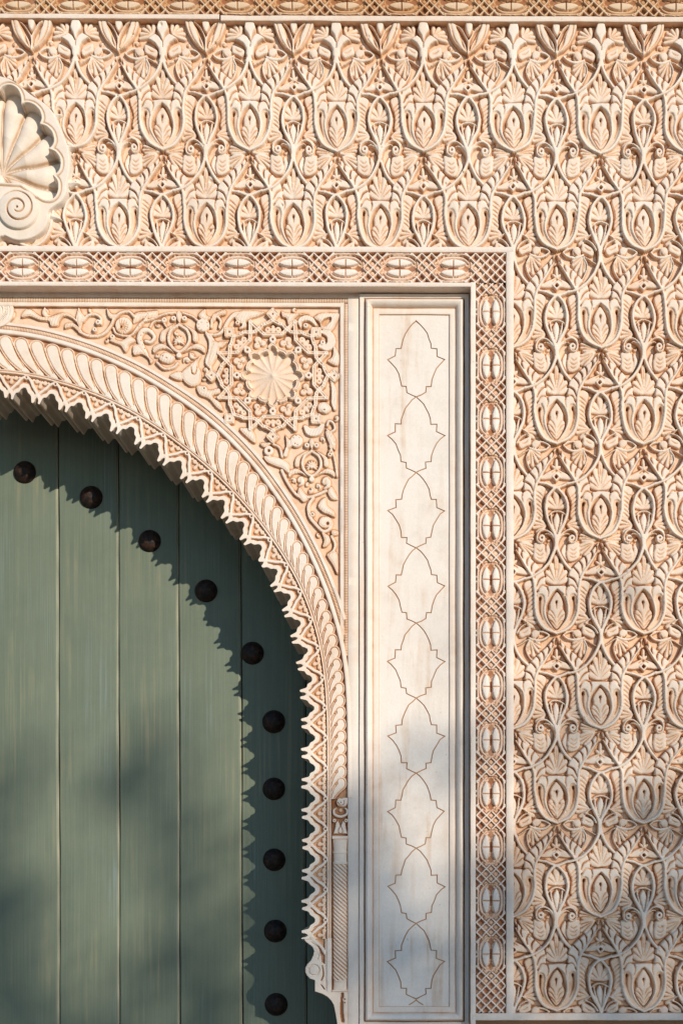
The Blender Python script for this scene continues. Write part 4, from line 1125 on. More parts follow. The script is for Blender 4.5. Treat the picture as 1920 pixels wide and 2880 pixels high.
for (yy, rr) in ((2812, 8), (2826, 6), (2845, 5), (2858, 5)): cv3.disc((969, yy), rr, 9, pe, e=2.4, top=0.1)
cv3.hole((969, 2810), 2.2, 2); cv3.hole((969, 2820), 2.0, 2)
Xg, Yg = np.meshgrid(cv3.gx, cv3.gy); ok = cv3.H > -50
m_ = ok[:-1, :-1] & ok[1:, 1:] & ok[1:, :-1] & ok[:-1, 1:]
emit(PX(Xg, Yg, DA-cv3.H, 46), cv3.W, np.ones(m_.shape, int), m_, lambda i: ('lace_foot', arch, None), M_ST)
# --- underside of the arch: the toothed outline carried back through the wall
so_ = np.arange(sT0, sT1, 2.0); xo, yo = onR(so_, -vout(so_)+0.7)
ol = np.vstack([np.column_stack([xo, yo]), END[2:22]+(0.7, 0), [(948.7, GY)]])
ol = np.vstack([ol[:len(xo)], resample(ol[len(xo):], 2.5)])
rows = [PX(ol[:, 0], ol[:, 1], d+0*ol[:, 0], 46) for d in (44.5, 60, 110, 160, 200, 240)]
V = np.stack(rows, 0); r, c = V.shape[:2]; idx = np.arange(r*c).reshape(r, c)
F = np.stack([idx[:-1, :-1], idx[:-1, 1:], idx[1:, 1:], idx[1:, :-1]], -1).reshape(-1, 4)
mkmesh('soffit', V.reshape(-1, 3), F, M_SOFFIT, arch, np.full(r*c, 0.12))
# back face of the arch ring
xb, yb = onR(so_, 20)
V = np.stack([PX(xo, yo, 240+0*xo, 46), PX(xb, yb, 240+0*xo, 46)], 0); c = V.shape[1]; idx = np.arange(2*c).reshape(2, c)
mkmesh('back_face', V.reshape(-1, 3), np.stack([idx[:-1, :-1], idx[:-1, 1:], idx[1:, 1:], idx[1:, :-1]], -1).reshape(-1, 4), M_SHELL, arch, np.full(2*c, .1))

# --- mouldings outside the feathers
def dentil(path, prof, mat, parent, d0, pitch=4.3, amp=4.0, name='dentil_band'):
    P = resample(path, pitch/4.0); n = len(P)
    tg_ = np.gradient(P, axis=0); tg_ /= np.hypot(tg_[:, 0], tg_[:, 1])[:, None]; nn = np.column_stack([tg_[:, 1], -tg_[:, 0]])
    ph = np.arange(n) % 4; cutd = np.where(ph == 0, 1.0, 0.0)
    rows = []; ws = []
    for o, d, m_ in prof:
        q_ = P+nn*o; rows.append(PX(q_[:, 0], q_[:, 1], d+m_*amp*cutd, d0)); ws.append(0.25+0.75*m_*cutd+0.4*(1-m_))
    V = np.stack(rows, 0); r, c = V.shape[:2]; idx = np.arange(r*c).reshape(r, c)
    F = np.stack([idx[:-1, :-1], idx[1:, :-1], idx[1:, 1:], idx[:-1, 1:]], -1).reshape(-1, 4)
    o = mkmesh(name, V.reshape(-1, 3), F, mat, parent, np.stack(ws, 0), smooth=False); o['kind'] = 'stuff'; return o
iF = np.argmin(np.abs(FL[:, 1]-2245)+np.where(FL[:, 0] < 400, 1e6, 0)); i0 = np.argmin(np.abs(FL[:, 0]+128))
FA = FL[i0:iF]
strip('inner_moulding', FA[::4], [(-1, 54), (-0.5, 43), (1.5, 40.5), (4, 39.8), (9, 40.2), (12, 42), (13, 50)], M_PLAIN, arch, 46, [1, .4, .1, 0, .05, .2, .9], step=7, amp=.4)
# where the outer part of the moulding dies into the upright strip
def upto(P, xmax):
    k_ = np.flatnonzero(P[:, 0] > xmax); return P if len(k_) == 0 else P[:k_[0]]
FB = upto(offset_line(FA, 25), 966)[:-2]; nb = len(FB)
dentil(FA[:nb+40][:np.flatnonzero(offset_line(FA, 22)[:, 0] > 972)[0]], [(13, 52, 0), (13.6, 45, 1), (18.5, 44.3, 1), (23.5, 45, 1), (24.2, 52, 0)], M_ST, arch, 46)
strip('outer_moulding', FA[:nb][::3], [(24.2, 52), (24.8, 43), (26, 42), (33, 42.4), (34.5, 44), (35.5, 56)], M_PLAIN, arch, 46, [.9, .3, .05, .05, .4, 1], step=7, amp=.4)

# ------------------------------------------------------------------ engaged column
col = empty('engaged_column', 'slender twisted plaster column with a small leaf capital beside the lace edge', 'column', PX(956, 2788, DA))
cv = CV(931.5, 2244, 979, 2790, 1.0, h0=0.0)
X = cv.gx[None, :]; Y = cv.gy[:, None]
tn = cv.piece('terminal_scroll'); 
cv.fill([(966, 2232), (978, 2230), (977, 2262), (966, 2270), (950, 2267), (945, 2254), (952, 2244), (962, 2244)], 10, tn, e=2.2, dome=1.5); cv.hole((958, 2257), 1.6, 5)
cv.cut([[(949, 2256), (956, 2265), (966, 2262), (967, 2252)]], 2.6, 4, only=tn, pig=.8)
cs = cv.piece('crescent')
cv.stroke([(944, 2273), (938, 2280), (941, 2291), (957, 2297), (973, 2291), (976, 2280), (970, 2273)], [6, 8, 9, 10, 9, 8, 6], 11, cs, 'round', e=2.2)
cv.disc((957, 2279), 6, 6, cs, e=2.5, top=.5)
cp = cv.piece('capital')
cv.fill([(936, 2346), (941, 2328), (943, 2314), (950, 2306), (957, 2322), (964, 2306), (971, 2314), (973, 2328), (978, 2346)], 9, cp, e=2.2, dome=2, spl=False)
for x_ in (940, 973): cv.disc((x_, 2308), 6.5, 11, cp, e=2); cv.hole((x_, 2308), 1.8, 4)
cv.cut([[(957, 2322), (951, 2335), (953, 2344), (961, 2344), (963, 2335), (957, 2322)]], 2.6, 5, pig=.8)
cv.fill([(932, 2350), (979, 2350), (979, 2361), (932, 2361)], 14, cp, spl=False, e=2)
def cyl(y0, y1, r0, r1, p, bulge=0, h=15.5):
    f = np.clip((Y-y0)/(y1-y0), 0, 1); rr = r0+(r1-r0)*f; q = (X-956.5)/rr
    m_ = (Y >= y0) & (Y < y1) & (np.abs(q) < 1)
    val = 1.5+h*np.sqrt(np.clip(1-q*q, 0, 1))*rr/22
    cv.H = np.where(m_, val, cv.H); cv.W = np.where(m_, 0.05+0.6*np.clip((np.abs(q)-.8)*4, 0, 1), cv.W); cv.I = np.where(m_, p, cv.I); return m_
nk = cv.piece('neck'); cyl(2361, 2394, 22, 19, nk); cyl(2394, 2401, 21.5, 21.5, nk); cyl(2401, 2424, 19.5, 19.5, nk); cyl(2424, 2431, 21.5, 21.5, nk)
sf = cv.piece('shaft'); m_ = cyl(2431, 2757, 20.6, 21.0, sf)
ph = 2*np.pi*(Y-0.58*(X-956.5)-6*np.arcsin(np.clip((X-956.5)/21.5, -1, 1)))/11.8
tw = 0.5+0.5*np.cos(ph)
cv.H = np.where(m_, cv.H-4.6*tw**2, cv.H); cv.W = np.where(m_, np.maximum(cv.W, 0.75*tw**3), cv.W)
bs = cv.piece('base'); cyl(2757, 2762, 20, 20, bs); cyl(2762, 2784, 19.5, 20.5, bs, h=12); cv.fill([(932, 2783), (979, 2783), (979, 2790), (932, 2790)], 15, bs, spl=False, e=1.5)
Xg, Yg = np.meshgrid(cv.gx, cv.gy)
emit(PX(Xg, Yg, DA-cv.H, 46), cv.W, cv.I[:-1, :-1], np.ones((cv.ny-1, cv.nx-1), bool), lambda i: (cv.names[i], col, None), M_ST)
# narrow rail beside the column, below the feathers
strip('side_rail', [(926, 2638), (926, 2790)], [(-7, 50), (-6, 42), (0, 41), (6, 42), (7, 50)], M_PLAIN, col, 46, [.8, .1, 0, .1, .8])

# ------------------------------------------------------------------ spandrel
spn = empty('spandrel', 'carved cream spandrel panel of scrolling leaves around an eight-pointed star rosette', 'spandrel', PX(700, 1700, DA))
SPX0, SPX1, SPY0 = -130.0, 957.0, 864.0
def u1(*p): return [(x/3.92, 840+y/3.92) for x, y in p]
def u2(*p): return [(330+x/4.238, 860+y/4.238) for x, y in p]
def us(*p): return [(580+x/4.126, 870+y/4.126) for x, y in p]
def u3(*p): return [(740+x/4.704, 1200+y/4.704) for x, y in p]
cv = CV(SPX0, SPY0, SPX1, 1850, 1.65, w0=0.62)
HL = 10.0
def leaf(P, h=HL, name='acanthus_leaf', spl=True): q = cv.piece(name); cv.fill(P, h, q, e=2.0, dome=1.2, top=0.05, edge=0.9, spl=spl, line=4.6); return q
def ten(P, w=9.5, h=HL+.5, prof='double', name='tendril'): q = cv.piece(name); cv.stroke(P, w, h, q, prof, e=2.0, top=0.06, edge=0.85); return q
def boss(c, r=9, hole=2.3, h=HL+1.5): q = cv.piece('boss'); cv.disc(c, r, h, q, e=2.2, dome=1.0, top=0.03, edge=0.8); cv.hole(c, hole, 3); return q
def mset(P, ax): return [(2*ax-x, y) for x, y in P]
leaf(u1((240, 220), (250, 160), (330, 122), (450, 200), (540, 212), (600, 190), (720, 160), (830, 220), (885, 315), (800, 235), (710, 205), (660, 260), (640, 312), (560, 312), (538, 262), (440, 250), (330, 210)))
leaf(u1((715, 340), (720, 285), (790, 270), (850, 300), (912, 370), (860, 372), (800, 325)))
leaf(u1((885, 350), (835, 235), (850, 150), (870, 100), (900, 160), (932, 205), (912, 280)))
ten(u1((880, 375), (960, 412), (1060, 422), (1150, 390), (1220, 310), (1262, 225), (1330, 165), (1420, 150), (1480, 205)))
ten(u1((915, 255), (970, 195), (1050, 182), (1112, 222), (1115, 285)))
boss(u1((1082, 270))[0]); boss(u1((1045, 350))[0], 8)
leaf(u1((1175, 102), (1230, 170), (1290, 182), (1240, 240), (1188, 200)))
q = cv.piece('whorl'); cv.disc(u1((1365, 305))[0], 25, HL, q, e=2.4, dome=1.5, top=.08, edge=.85)
c = u1((1338, 320))[0]
cv.cut([[(c[0]+6*math.cos(a), c[1]+6*math.sin(a)), (c[0]+19*math.cos(a+.4), c[1]+19*math.sin(a+.4))] for a in np.arange(-2.2, 2.0, .38)], 2.4, 3.5, only=q, pig=.6); cv.hole(c, 4.2, 1)
ten(u1((1250, 330), (1280, 390), (1380, 420), (1460, 400), (1560, 290), (1640, 180)), 8)
boss(u1((1240, 430))[0], 8.5)
leaf(u1((1200, 470), (1250, 445), (1330, 470), (1430, 420), (1500, 470), (1430, 520), (1415, 570), (1380, 600), (1330, 530), (1260, 500)))
# flower roundel (twice: above, and below the star)
def roundel(T, ax, w=10):
    for g_ in (lambda P: T(*P), lambda P: T(*mset(P, ax))):
        leaf(g_([(ax-35, 215), (ax-115, 250), (ax-215, 320), (ax-228, 430), (ax-165, 432), (ax-150, 330), (ax-90, 270)]))
        leaf(g_([(ax-305, 575), (ax-310, 500), (ax-220, 455), (ax-130, 490), (ax-45, 575), (ax-150, 525), (ax-240, 535)]))
        boss(g_([(ax-64, 160)])[0])
    ten(T((ax, 232), (ax-95, 300), (ax-125, 400), (ax-90, 490), (ax, 555), (ax+90, 490), (ax+125, 400), (ax+95, 300), (ax, 232)), w, HL+1)
    q = leaf(T((ax, 60), (ax+38, 120), (ax, 215), (ax-38, 120)), HL+1.5, 'bud')
    q = cv.piece('flower'); c = T((ax, 430))[0]
    for a in range(-120, 121, 30): cv.petal(c, a, 17, 7.5, 9, q, top=.15)
    cv.disc((c[0], c[1]+2), 5.5, 10.5, q, e=2)
    boss(T((ax, 600))[0], 9, 0.8)
roundel(u2, 735)
ten(u2((420, 345), (370, 300), (300, 310), (262, 400), (300, 500), (350, 590)), [10, 15, 19, 18, 16, 12], HL, 'round', 'dotted_crescent')
for z in ((310, 330), (282, 362), (282, 425), (302, 475), (327, 518)): cv.hole(u2(z)[0], 1.7, 4)
ten(u2((400, 310), (440, 380), (400, 440), (340, 430)), 12, HL, 'round', 'dotted_crescent')
leaf(u2((180, 540), (190, 480), (260, 470), (340, 560), (390, 620), (430, 660), (390, 700), (370, 640), (290, 590), (200, 600)))
ten(u2((185, 345), (290, 210), (400, 170), (560, 105), (690, 88)), 8); ten(u2((780, 92), (890, 130), (960, 185)), 8)
ten(u2((390, 260), (440, 195), (530, 190), (580, 250)), 7.5); boss(u2((560, 178))[0], 9, 2)
q = cv.piece('dotted_boss'); cv.disc(u2((1020, 240))[0], 20, HL+.5, q, e=2.4, dome=1)
for z in ((965, 232), (972, 270), (1000, 300), (990, 155), (1038, 172), (1072, 212), (1000, 208), (1075, 255)): cv.hole(u2(z)[0], 1.7, 4)
leaf(u2((960, 120), (1050, 40), (1060, 110), (1120, 150), (1040, 190)))
ten(u2((1060, 330), (1125, 430), (1130, 560), (1085, 670), (1110, 750)), [10, 20, 26, 22, 8], HL, 'vee', 'acanthus_leaf')
leaf(u2((1130, 410), (1220, 440), (1320, 430), (1240, 510), (1140, 490)))
ten(u2((1080, 345), (1180, 352), (1250, 310), (1320, 190), (1390, 115), (1450, 90)), [9, 10, 11, 12, 14, 10])
ten(u2((1120, 260), (1130, 170), (1190, 140), (1232, 190), (1215, 265)), 9)
leaf(u2((1110, 190), (1150, 100), (1280, 50), (1290, 110), (1200, 140), (1150, 200)))
leaf(u2((210, 90), (330, 70), (480, 60), (470, 130), (400, 150), (300, 160), (240, 200), (180, 210)), 6)
ten(u2((470, 680), (560, 755), (670, 740), (720, 690)), 9)
leaf(u2((495, 640), (535, 575), (595, 560), (690, 620), (650, 690), (560, 690)))
for z in ((540, 605), (588, 630), (515, 675)): cv.hole(u2(z)[0], 2, 3)
q = leaf(u2((1005, 595), (960, 700), (1000, 800), (985, 930), (885, 972), (790, 905), (765, 800), (850, 720), (930, 650)))
cv.cut([u2((880, 740), (890, 810), (930, 815), (950, 730))], [3, 5, 5, 3], 6, only=q, pig=.8)
leaf(u2((620, 840), (700, 790), (770, 800), (780, 890), (700, 890)))
leaf(u2((940, 970), (1010, 955), (1090, 1010), (1212, 985), (1222, 1050), (1135, 1085), (1230, 1160), (1262, 1265), (1185, 1225), (1090, 1120), (980, 1070)))
boss(u2((1035, 995))[0], 9)
# around the star
leaf(us((868, 12), (930, 42), (1200, 50), (1080, 68), (1010, 130), (955, 200), (925, 112), (880, 92)))
ten(us((1095, 205), (1085, 140), (1145, 105), (1215, 120), (1270, 180)), [8, 15, 17, 16, 10], HL, 'vee', 'acanthus_leaf'); boss(us((1152, 195))[0], 9)
q = leaf(us((1245, 100), (1330, 42), (1450, 40), (1545, 55), (1505, 180), (1440, 265), (1340, 240), (1305, 150)))
cv.fill(us((1330, 165), (1370, 115), (1445, 95), (1440, 150), (1370, 210)), 1.5, 0, carve=True, e=2, top=.6, edge=.9)
ten(us((1345, 265), (1430, 300), (1450, 390), (1400, 445), (1320, 430)), [12, 22, 26, 22, 14], HL, 'vee', 'acanthus_leaf'); boss(us((1350, 390))[0], 9)
leaf(us((1475, 420), (1540, 520), (1525, 660), (1400, 605), (1460, 545)))
ten(us((1450, 830), (1480, 950), (1480, 1080), (1490, 1160)), [8, 16, 18, 10], HL, 'vee', 'acanthus_leaf')
leaf(us((1300, 1100), (1380, 1075), (1455, 1150), (1400, 1215), (1300, 1185))); boss(us((1368, 1170))[0], 9)
ten(us((1145, 1365), (1200, 1425), (1290, 1420), (1350, 1345)), [12, 24, 24, 12], HL, 'vee', 'acanthus_leaf')
ten(us((1400, 1350), (1420, 1300), (1470, 1320), (1490, 1390), (1440, 1430)), 9)
leaf(us((1375, 1420), (1440, 1440), (1500, 1540), (1490, 1640), (1420, 1560)))
leaf(us((330, 110), (400, 20), (560, 20), (690, 40), (600, 90), (500, 120), (420, 180)))
ten(us((330, 90), (400, 110), (440, 190), (390, 225)), [8, 14, 14, 8], HL, 'vee', 'acanthus_leaf'); boss(us((362, 165))[0], 8)
leaf(us((20, 560), (60, 420), (130, 380), (260, 380), (160, 450), (130, 560), (60, 670), (15, 660)))
leaf(us((380, 1390), (480, 1380), (560, 1440), (570, 1560), (480, 1500)))
# below the star
def u3b(*p): return u3(*[(640+(x-735)*0.99, 150+(y-60)*1.02) for x, y in p])
roundel(u3b, 735, 9.5)
q = cv.piece('dotted_boss'); cv.disc(u3((440, 195))[0], 19, HL+.5, q, e=2.4, dome=1)
for z in ((435, 125), (478, 152), (398, 155), (365, 205), (420, 230), (453, 246)): cv.hole(u3(z)[0], 1.7, 4)
ten(u3((290, 380), (325, 280), (400, 230)), [14, 12, 9]); leaf(u3((290, 110), (350, 170), (400, 130), (370, 260), (310, 330), (300, 210)))
leaf(u3((5, 390), (120, 395), (230, 420), (345, 500), (335, 620), (250, 560), (150, 525), (40, 470)))
boss(u3((75, 325))[0], 15, 4.5); ten(u3((130, 235), (215, 280), (250, 400)), 9)
leaf(u3((-40, 220), (120, 215), (60, 260), (0, 280)))
ten(u3((245, 580), (310, 720), (400, 860), (480, 930), (600, 935), (720, 900), (830, 850)), 10)
leaf(u3((450, 900), (480, 800), (560, 890), (605, 945), (530, 1005)))
leaf(u3((845, 860), (900, 790), (945, 850), (990, 965), (900, 965)))
ten(u3((660, 950), (600, 1050), (615, 1190), (690, 1290), (790, 1385), (870, 1360), (905, 1290)), 11); boss(u3((650, 1165))[0], 8)
leaf(u3((718, 1060), (760, 970), (830, 940), (845, 1040), (935, 1120), (950, 1205), (860, 1165), (790, 1140)))
q = leaf(u3((728, 1280), (760, 1200), (860, 1190), (925, 1250), (905, 1315), (840, 1345), (770, 1335))); cv.hole(u3((850, 1285))[0], 5, 1)
leaf(u3((770, 1400), (865, 1440), (890, 1520), (835, 1592), (780, 1592), (800, 1500)))
leaf(u3((900, 1370), (990, 1380), (985, 1440), (910, 1440)))
ten(u3((905, 1455), (950, 1550), (930, 1640), (860, 1700)), 10)
leaf(u3((840, 1700), (930, 1645), (985, 1700), (985, 1960), (920, 1840)))
ten(u3((880, 250), (935, 400), (965, 560), (975, 660)), 8); leaf(u3((820, 20), (900, 70), (960, 170), (955, 270), (880, 160)))
boss(u3((880, 375))[0], 8); boss(u3((880, 325))[0], 5, 1.5)
# fine engraved hatching on the leaves
X = cv.gx[None, :]; Y = cv.gy[:, None]
isleaf = np.isin(cv.I, [i for i, n_ in enumerate(cv.names) if n_ in ('acanthus_leaf', 'whorl')])
cv.H = np.where(isleaf, cv.H+0.55*np.sin((X*0.8+Y*0.6+6*np.sin(Y/17))*2*np.pi/6.2), cv.H)
mk = (cv.gy[:, None] < np.interp(cv.gx, upto(offset_line(FA, 38), 950)[:, 0], upto(offset_line(FA, 38), 950)[:, 1], right=1700)[None, :])
rr_ = np.hypot(X-767.0, Y-1058.0); th_ = np.arctan2(X-767.0, -(Y-1058.0))
mk = mk & (rr_ > 178)
cv.sprinkle('leaflet', 18, 8.0, 8.0, random.Random(4), mk, 2500, top=.1)
# star rosette strapwork
sc0 = (767.0, 1058.0); kz = 4.126
def rot(P, a): return [(sc0[0]+(t_*math.cos(a)+r_*math.sin(a))/kz, sc0[1]-(r_*math.cos(a)-t_*math.sin(a))/kz) for t_, r_ in P]
star = cv.piece('star_strapwork'); HS = 14.0
for k in range(8):
    a = k*math.pi/4
    cv.fill(rot([(0, 560), (95, 540), (135, 505), (85, 475), (-85, 475), (-135, 505), (-95, 540)], a), 2.5, star, e=2, top=.7)
    q = cv.piece('star_floret')
    for t_, r_, rd in ((0, 535, 9), (-60, 538, 10), (60, 538, 10), (0, 572, 6)):
        z = rot([(t_, r_)], a)[0]; cv.disc(z, rd, 7.0, q, e=2.4, dome=1.5, top=.2, edge=.9)
    for t_ in (-62, 62): cv.hole(rot([(t_, 538)], a)[0], 1.8, 2)
    q = cv.piece('star_floret'); b = a+math.pi/8
    for t_, r_, rd in ((0, 455, 11), (-38, 398, 10), (38, 398, 10)): cv.disc(rot([(t_, r_)], b)[0], rd, 7.0, q, e=2.6, dome=1.5, top=.22, edge=.9)
    for t_, r_ in ((0, 430), (-20, 400), (20, 400)): cv.hole(rot([(t_, r_)], b)[0], 1.6, 2)
for k in range(8):
    a = k*math.pi/4
    cv.stroke(rot([(-262, 625), (-165, 535), (-105, 478), (105, 478), (165, 535), (262, 625)], a), 12.6, HS, star, 'double', spl=False, e=1.8, top=.04)
    for g_ in (1, -1):
        cv.stroke(rot([(0, 640), (g_*80, 597), (g_*115, 590), (g_*165, 535), (g_*212, 502)], a), 12.6, HS+.4, star, 'double', spl=False, e=1.8, top=.04)
    cv.stroke(rot([(0, 772), (62, 710), (0, 645), (-62, 710)], a), 9.4, HS+.3, star, 'double', spl=False, closed=True, e=1.8, top=.04)
    cv.fill(rot([(0, 765), (55, 710), (0, 655), (-55, 710)], a), HS-1, star, spl=False, e=2, top=.1); cv.hole(rot([(0, 710)], a)[0], 2.6, 2)
    cv.stroke(rot([(-262, 625), (-250, 480)], a), 9.5, HS-.4, star, 'double', spl=False, e=1.8, top=.04)
    cv.disc(rot([(0, 415)], a)[0], 11.5, HS, star, e=2, top=.04); cv.hole(rot([(0, 415)], a)[0], 3.0, 3)
# fluted dish
X = cv.gx[None, :]; Y = cv.gy[:, None]
dx, dy = X-sc0[0], Y-sc0[1]; rr = np.hypot(dx, dy); th = np.arctan2(dx, -dy)
lob = 78.0+5.5*np.cos(8*th); sc16 = np.abs(np.sin(8*th)); edge_r = lob-5*(1-sc16**0.6)*0+4.0*(np.sqrt(np.abs(np.cos(8*th)))-0.5)
Rr_ = 63.5+13.5*np.abs(np.cos(8*th))**0.6+6.5*np.cos(8*th)
dr = rr-Rr_
ringm = np.abs(dr-4.5) < 6.0
hr = HS*sst((6.0-np.abs(dr-4.5))/2.0)*(1-0.35*np.exp(-((dr-4.5)/1.2)**2))
up = ringm & (hr > cv.H); cv.H = np.where(up, hr, cv.H); cv.W = np.where(up, 0.05+0.6*np.exp(-((dr-4.5)/1.3)**2), cv.W); cv.I = np.where(up, star, cv.I)
dish = cv.piece('fluted_dish')
q = np.clip(rr/Rr_, 0, 1); fl = np.abs(np.cos(8*th))
hd = 7-13*q**1.3*(0.25+0.75*np.sqrt(fl+1e-6))-1*q
hd = np.where(dr > -3, hd+(HS-hd)*sst((dr+3)/3.0), hd)+4*np.exp(-(rr/7)**2)
inn = dr < 0
cv.H = np.where(inn, hd, cv.H); cv.W = np.where(inn, 0.25+0.4*(1-fl)**3*q, cv.W); cv.I = np.where(inn, dish, cv.I)
cv.settle(0.32, 1.0, 3)
Xg, Yg = np.meshgrid(cv.gx, cv.gy)
fo = offset_line(FA, 30); yl = np.interp(cv.gx, upto(fo, 960)[:, 0], upto(fo, 960)[:, 1], right=1812)
m_ = (Yg < yl[None, :])[:-1, :-1]
Hs = np.clip(cv.H+wob(Xg, Yg, .25, .8), -22, 20)
emit(PX(Xg, Yg, DA-Hs, 46), cv.W, cv.I[:-1, :-1], m_, lambda i: (cv.names[i], spn, None), M_ST)
# round boss with a beaded ring at the crown
cvr = CV(-72, 815, 56, 945, 1.2, h0=-99)
q = cvr.piece('crown_boss'); cB = (-8, 878)
cvr.disc(cB, 50, 14, q, e=2.5); a = np.linspace(0, 6.2832, 40)
cvr.cut([[(cB[0]+38*math.cos(t_), cB[1]+38*math.sin(t_)) for t_ in a]], 3, 4, spl=False, pig=.7)
cvr.cut([[(cB[0]+23*math.cos(t_), cB[1]+23*math.sin(t_)), (cB[0]+33*math.cos(t_), cB[1]+33*math.sin(t_))] for t_ in np.linspace(0, 6.2832, 44)], 2.2, 4, spl=False, pig=.8)
cvr.cut([[(cB[0]+18*math.cos(t_), cB[1]+18*math.sin(t_)) for t_ in a]], 3.5, 5, spl=False, pig=.8)
Xg, Yg = np.meshgrid(cvr.gx, cvr.gy); ok = cvr.H > -50; m_ = (ok[:-1, :-1] & ok[1:, 1:] & ok[1:, :-1] & ok[:-1, 1:]) & ((Yg > 866)[:-1, :-1])
emit(PX(Xg, Yg, DA-cvr.H-2, 46), cvr.W, np.ones(m_.shape, int), m_, lambda i: ('crown_boss', spn, None), M_ST)
# straight borders of the spandrel
strip('top_band', [(-130, 830), (1011, 830)], [(-10, 50), (-9, 45), (9, 44), (12, 60)], M_PLAIN, spn, 46, [.4, .2, .2, .4])
dentil([(-130, 846), (979, 846)], [(-8, 52, 0), (-7, 45, 1), (0, 44.5, 1), (7, 45, 1), (8, 52, 0)], M_ST, spn, 46, pitch=4.6)
strip('fillet', [(-130, 859), (957, 859)], [(-6.5, 56), (-6, 45), (-4.5, 43.5), (4, 43), (5.5, 44), (6, 54)], M_PLAIN, spn, 46, [.9, .4, .05, .05, .3, .9])
dentil([(973, 855), (973, 1845)], [(-5.5, 52, 0), (-5, 45, 1), (0, 44.5, 1), (5, 45, 1), (5.5, 52, 0)], M_ST, spn, 46, pitch=4.6)
strip('fillet', [(962, 853), (962, 1800)], [(-6.5, 56), (-6, 45), (-4.5, 43.5), (4, 43), (5, 44), (5.5, 54)], M_PLAIN, spn, 46, [.9, .4, .05, .05, .3, .9])
strip('upright_band', [(994, 836), (994, GY)], [(-16.5, 60), (-16, 44), (-14, 42.5), (14, 42.5), (15.5, 43.5), (16, 58)], M_PLAIN, spn, 46, [.9, .3, .03, .03, .3, .9])


# ------------------------------------------------------------------ door of green planks with iron studs
DD = 359.0
door = empty('plank_door', 'weathered green wooden plank door with a row of dark domed iron studs', 'door', PX(420, GY, DD))
joints = [-350, -182, -10, 167, 336, 505, 680, 860, 1040]
for k, (a, b) in enumerate(zip(joints[:-1], joints[1:])):
    ch = 8.0
    cols = [(a+1.2, DD+14, 0), (a+1.2, DD+1.5, .15), (a+2.4, DD, 0), (b-ch-1.5, DD, 0), (b-ch, DD+0.5, 0.35), (b-3.2, DD+5.5, .8), (b-1.6, DD+12, .3), (b-1.6, DD+14, 0)]
    ys = np.linspace(900, GY-8, 64); rows = []; ws = []
    off = [0, .8, -.6, 1.0, -.4, .5, 0, 0, 0][k]
    for y in ys:
        jit = 0.8*math.sin(y/140+k)+0.4*math.sin(y/37+2*k)+(y-1900)*0.0028
        rows.append([PX(x+jit, y, d+off, DD) for x, d, w in cols]); ws.append([w*(0.75+0.25*math.sin(y/23+k*2)) for x, d, w in cols])
    V = np.array(rows); r, c = V.shape[:2]; idx = np.arange(r*c).reshape(r, c)
    F = np.stack([idx[:-1, :-1], idx[1:, :-1], idx[1:, 1:], idx[:-1, 1:]], -1).reshape(-1, 4)
    mkmesh('plank', V.reshape(-1, 3), F, M_DOOR, door, np.array(ws).ravel(), sharp=25)
V, F = boxpx(-360, 880, 1060, GY-5, DD+20, DD+40, 1, DD)
mkmesh('backing_board', V, F, M_DOOR, door, np.zeros(len(V)), smooth=False)
def dome():
    V = [(0, -0.030, 0)]; F = []; n = 28
    prof = [(0.010, -.0292), (0.020, -.0262), (0.029, -.0205), (0.036, -.0125), (0.0405, -.004), (0.0425, 0.002)]
    for r_, y in prof:
        for i in range(n):
            a = 2*math.pi*i/n; V.append((r_*math.cos(a), y, r_*math.sin(a)))
    for i in range(n): F.append((0, 1+i, 1+(i+1) % n))
    for k in range(len(prof)-1):
        for i in range(n):
            a, b = 1+k*n+i, 1+k*n+(i+1) % n; F.append((a, a+n, b+n, b))
    me = bpy.data.meshes.new('stud'); me.from_pydata(V, [], F); me.materials.append(M_IRON)
    me.polygons.foreach_set('use_smooth', np.ones(len(F), bool)); return me
ME = dome()
for (x, y) in ((70, 1331), (257, 1400), (421, 1523), (579, 1663), (710, 1837), (769, 2030), (771, 2219), (771, 2418), (774, 2618), (777, 2825), (778, 3030), (778, 3230), (778, 3430)):
    o = bpy.data.objects.new('stud', ME); COL.objects.link(o); o.parent = door
    o.location = Vector(PX(x, y, DD))-wloc(door); s_ = 1.06*random.uniform(.985, 1.015); o.scale = (s_, s_, s_)
    o.rotation_euler = (random.uniform(-.07, .07), random.uniform(0, 6), random.uniform(-.07, .07))

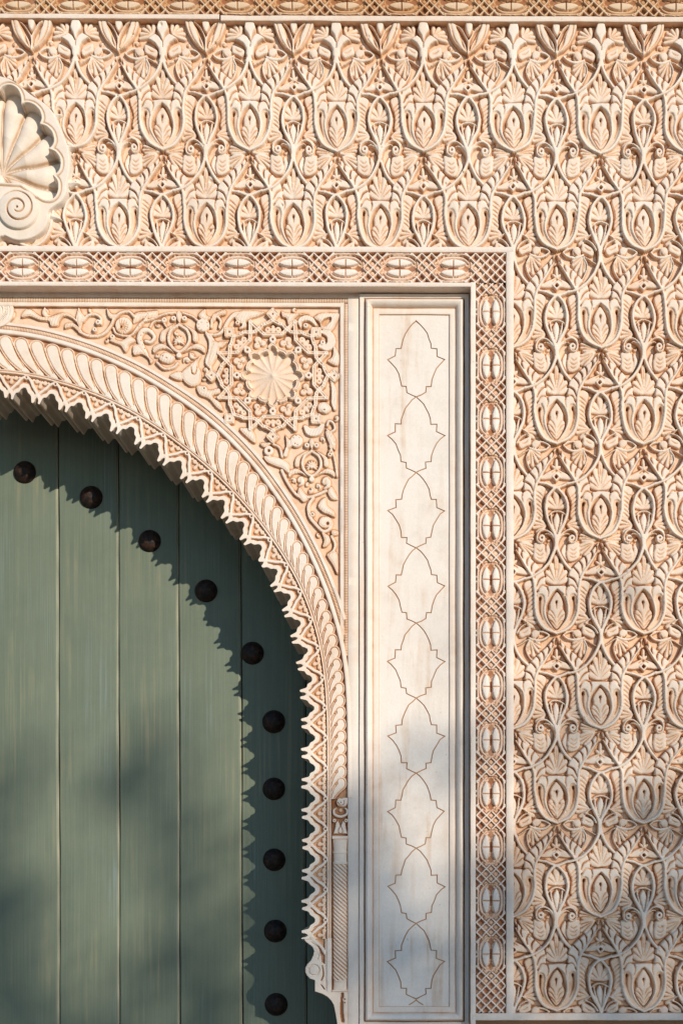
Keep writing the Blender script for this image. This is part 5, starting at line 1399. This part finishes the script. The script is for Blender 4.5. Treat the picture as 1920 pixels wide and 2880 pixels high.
# ------------------------------------------------------------------ the tree across the courtyard whose shade falls on the lower wall
def make_tree(base, h, seed, clumps, label, leafn, lr=(0.05, 0.09)):
    rnd = random.Random(seed)
    root = empty('courtyard_tree', label, 'tree', base, None)
    V = []; F = []
    def limb(a, b, r0, r1, seg=6):
        a = Vector(a); b = Vector(b); d = (b-a).normalized(); u = d.orthogonal().normalized(); v = d.cross(u); n0 = len(V); n = 8
        mid = (a+b)/2+u*(b-a).length*0.06
        for k in range(seg+1):
            t_ = k/seg; c = a*(1-t_)**2+mid*2*t_*(1-t_)+b*t_*t_; r_ = r0+(r1-r0)*t_
            for i in range(n):
                an = 2*math.pi*i/n; V.append(tuple(c+u*r_*math.cos(an)+v*r_*math.sin(an)))
        for k in range(seg):
            for i in range(n): p = n0+k*n+i; q = n0+k*n+(i+1) % n; F.append((p, q, q+n, p+n))
    fork = Vector(base)+Vector((0, 0, h*0.42))
    limb(base, fork, 0.20, 0.14)
    for c, r_, dens in clumps: limb(fork-Vector((0, 0, 0.1)), c, 0.075, 0.015)
    mkmesh('trunk', V, F, M_BARK, root)
    LV = []; LF = []
    for ci, (c, r_, dens) in enumerate(clumps):
        rnd = random.Random(seed*100+ci)
        for _ in range(int(leafn*dens*r_**2)):
            while True:
                p = Vector((rnd.uniform(-1, 1), rnd.uniform(-1, 1), rnd.uniform(-1, 1)))
                if p.length < 1: break
            p = Vector(c)+p*r_*Vector((1, 1, 0.75)).length/1.6
            d = Vector((rnd.gauss(0, 1), rnd.gauss(0, 1), rnd.gauss(0, 1))).normalized(); u = d.orthogonal().normalized(); v = d.cross(u)
            s_ = rnd.uniform(*lr); n0 = len(LV)
            LV += [tuple(p-u*s_), tuple(p+v*s_*.45+d*s_*.1), tuple(p+u*s_), tuple(p-v*s_*.45+d*s_*.1)]
            LF.append((n0, n0+1, n0+2, n0+3))
    mkmesh('crown', LV, LF, M_LEAF, root, smooth=False)
    return root
def toward_sun(x, y, dist, d=0):
    """point on the sun ray through photo pixel (x,y), dist metres in front of the wall"""
    p = PX(x, y, d); k = (dist+p[1])/(-SUN[1]); return tuple(p+SUN*k)
cl = []
rt = random.Random(5)
D1 = 19.0
for (x, y, r_, de) in ((1900, 2760, .6, .45), (1650, 2920, .65, .5), (2150, 2600, .65, .4), (1900, 2450, .5, .2), (1500, 2600, .5, .45), (1350, 2800, .6, .8), (1150, 2680, .55, 1.2), (1150, 2400, .5, 1.0), (1170, 2050, .5, .45), (1800, 2350, .9, .12), (700, 2900, .5, .8),
        (380, 2700, .34, 3.0), (130, 2480, .26, 3.0), (250, 1960, .28, 2.4), (480, 2060, .2, 2.2), (600, 2330, .22, 2.2), (20, 2250, .24, 2.6), (330, 2420, .16, 2.4), (90, 2700, .2, 2.4), (560, 2720, .2, 2.2),
        (2300, 2900, .9, .8), (2000, 3150, 1.0, .8), (1400, 3250, 1.0, .8), (800, 3350, .9, .9), (250, 3250, .8, .9), (-150, 2900, .5, .8)):
    p = Vector(toward_sun(x, y, D1)); p.y += rt.uniform(-1.0, 1.0); cl.append((tuple(p), r_, de))
base = toward_sun(1300, 2900, D1); base = (base[0], base[1], 0)
make_tree(base, 6.5, 11, cl, 'leafy green tree standing across the paving from the carved wall', 170, (0.08, 0.13))
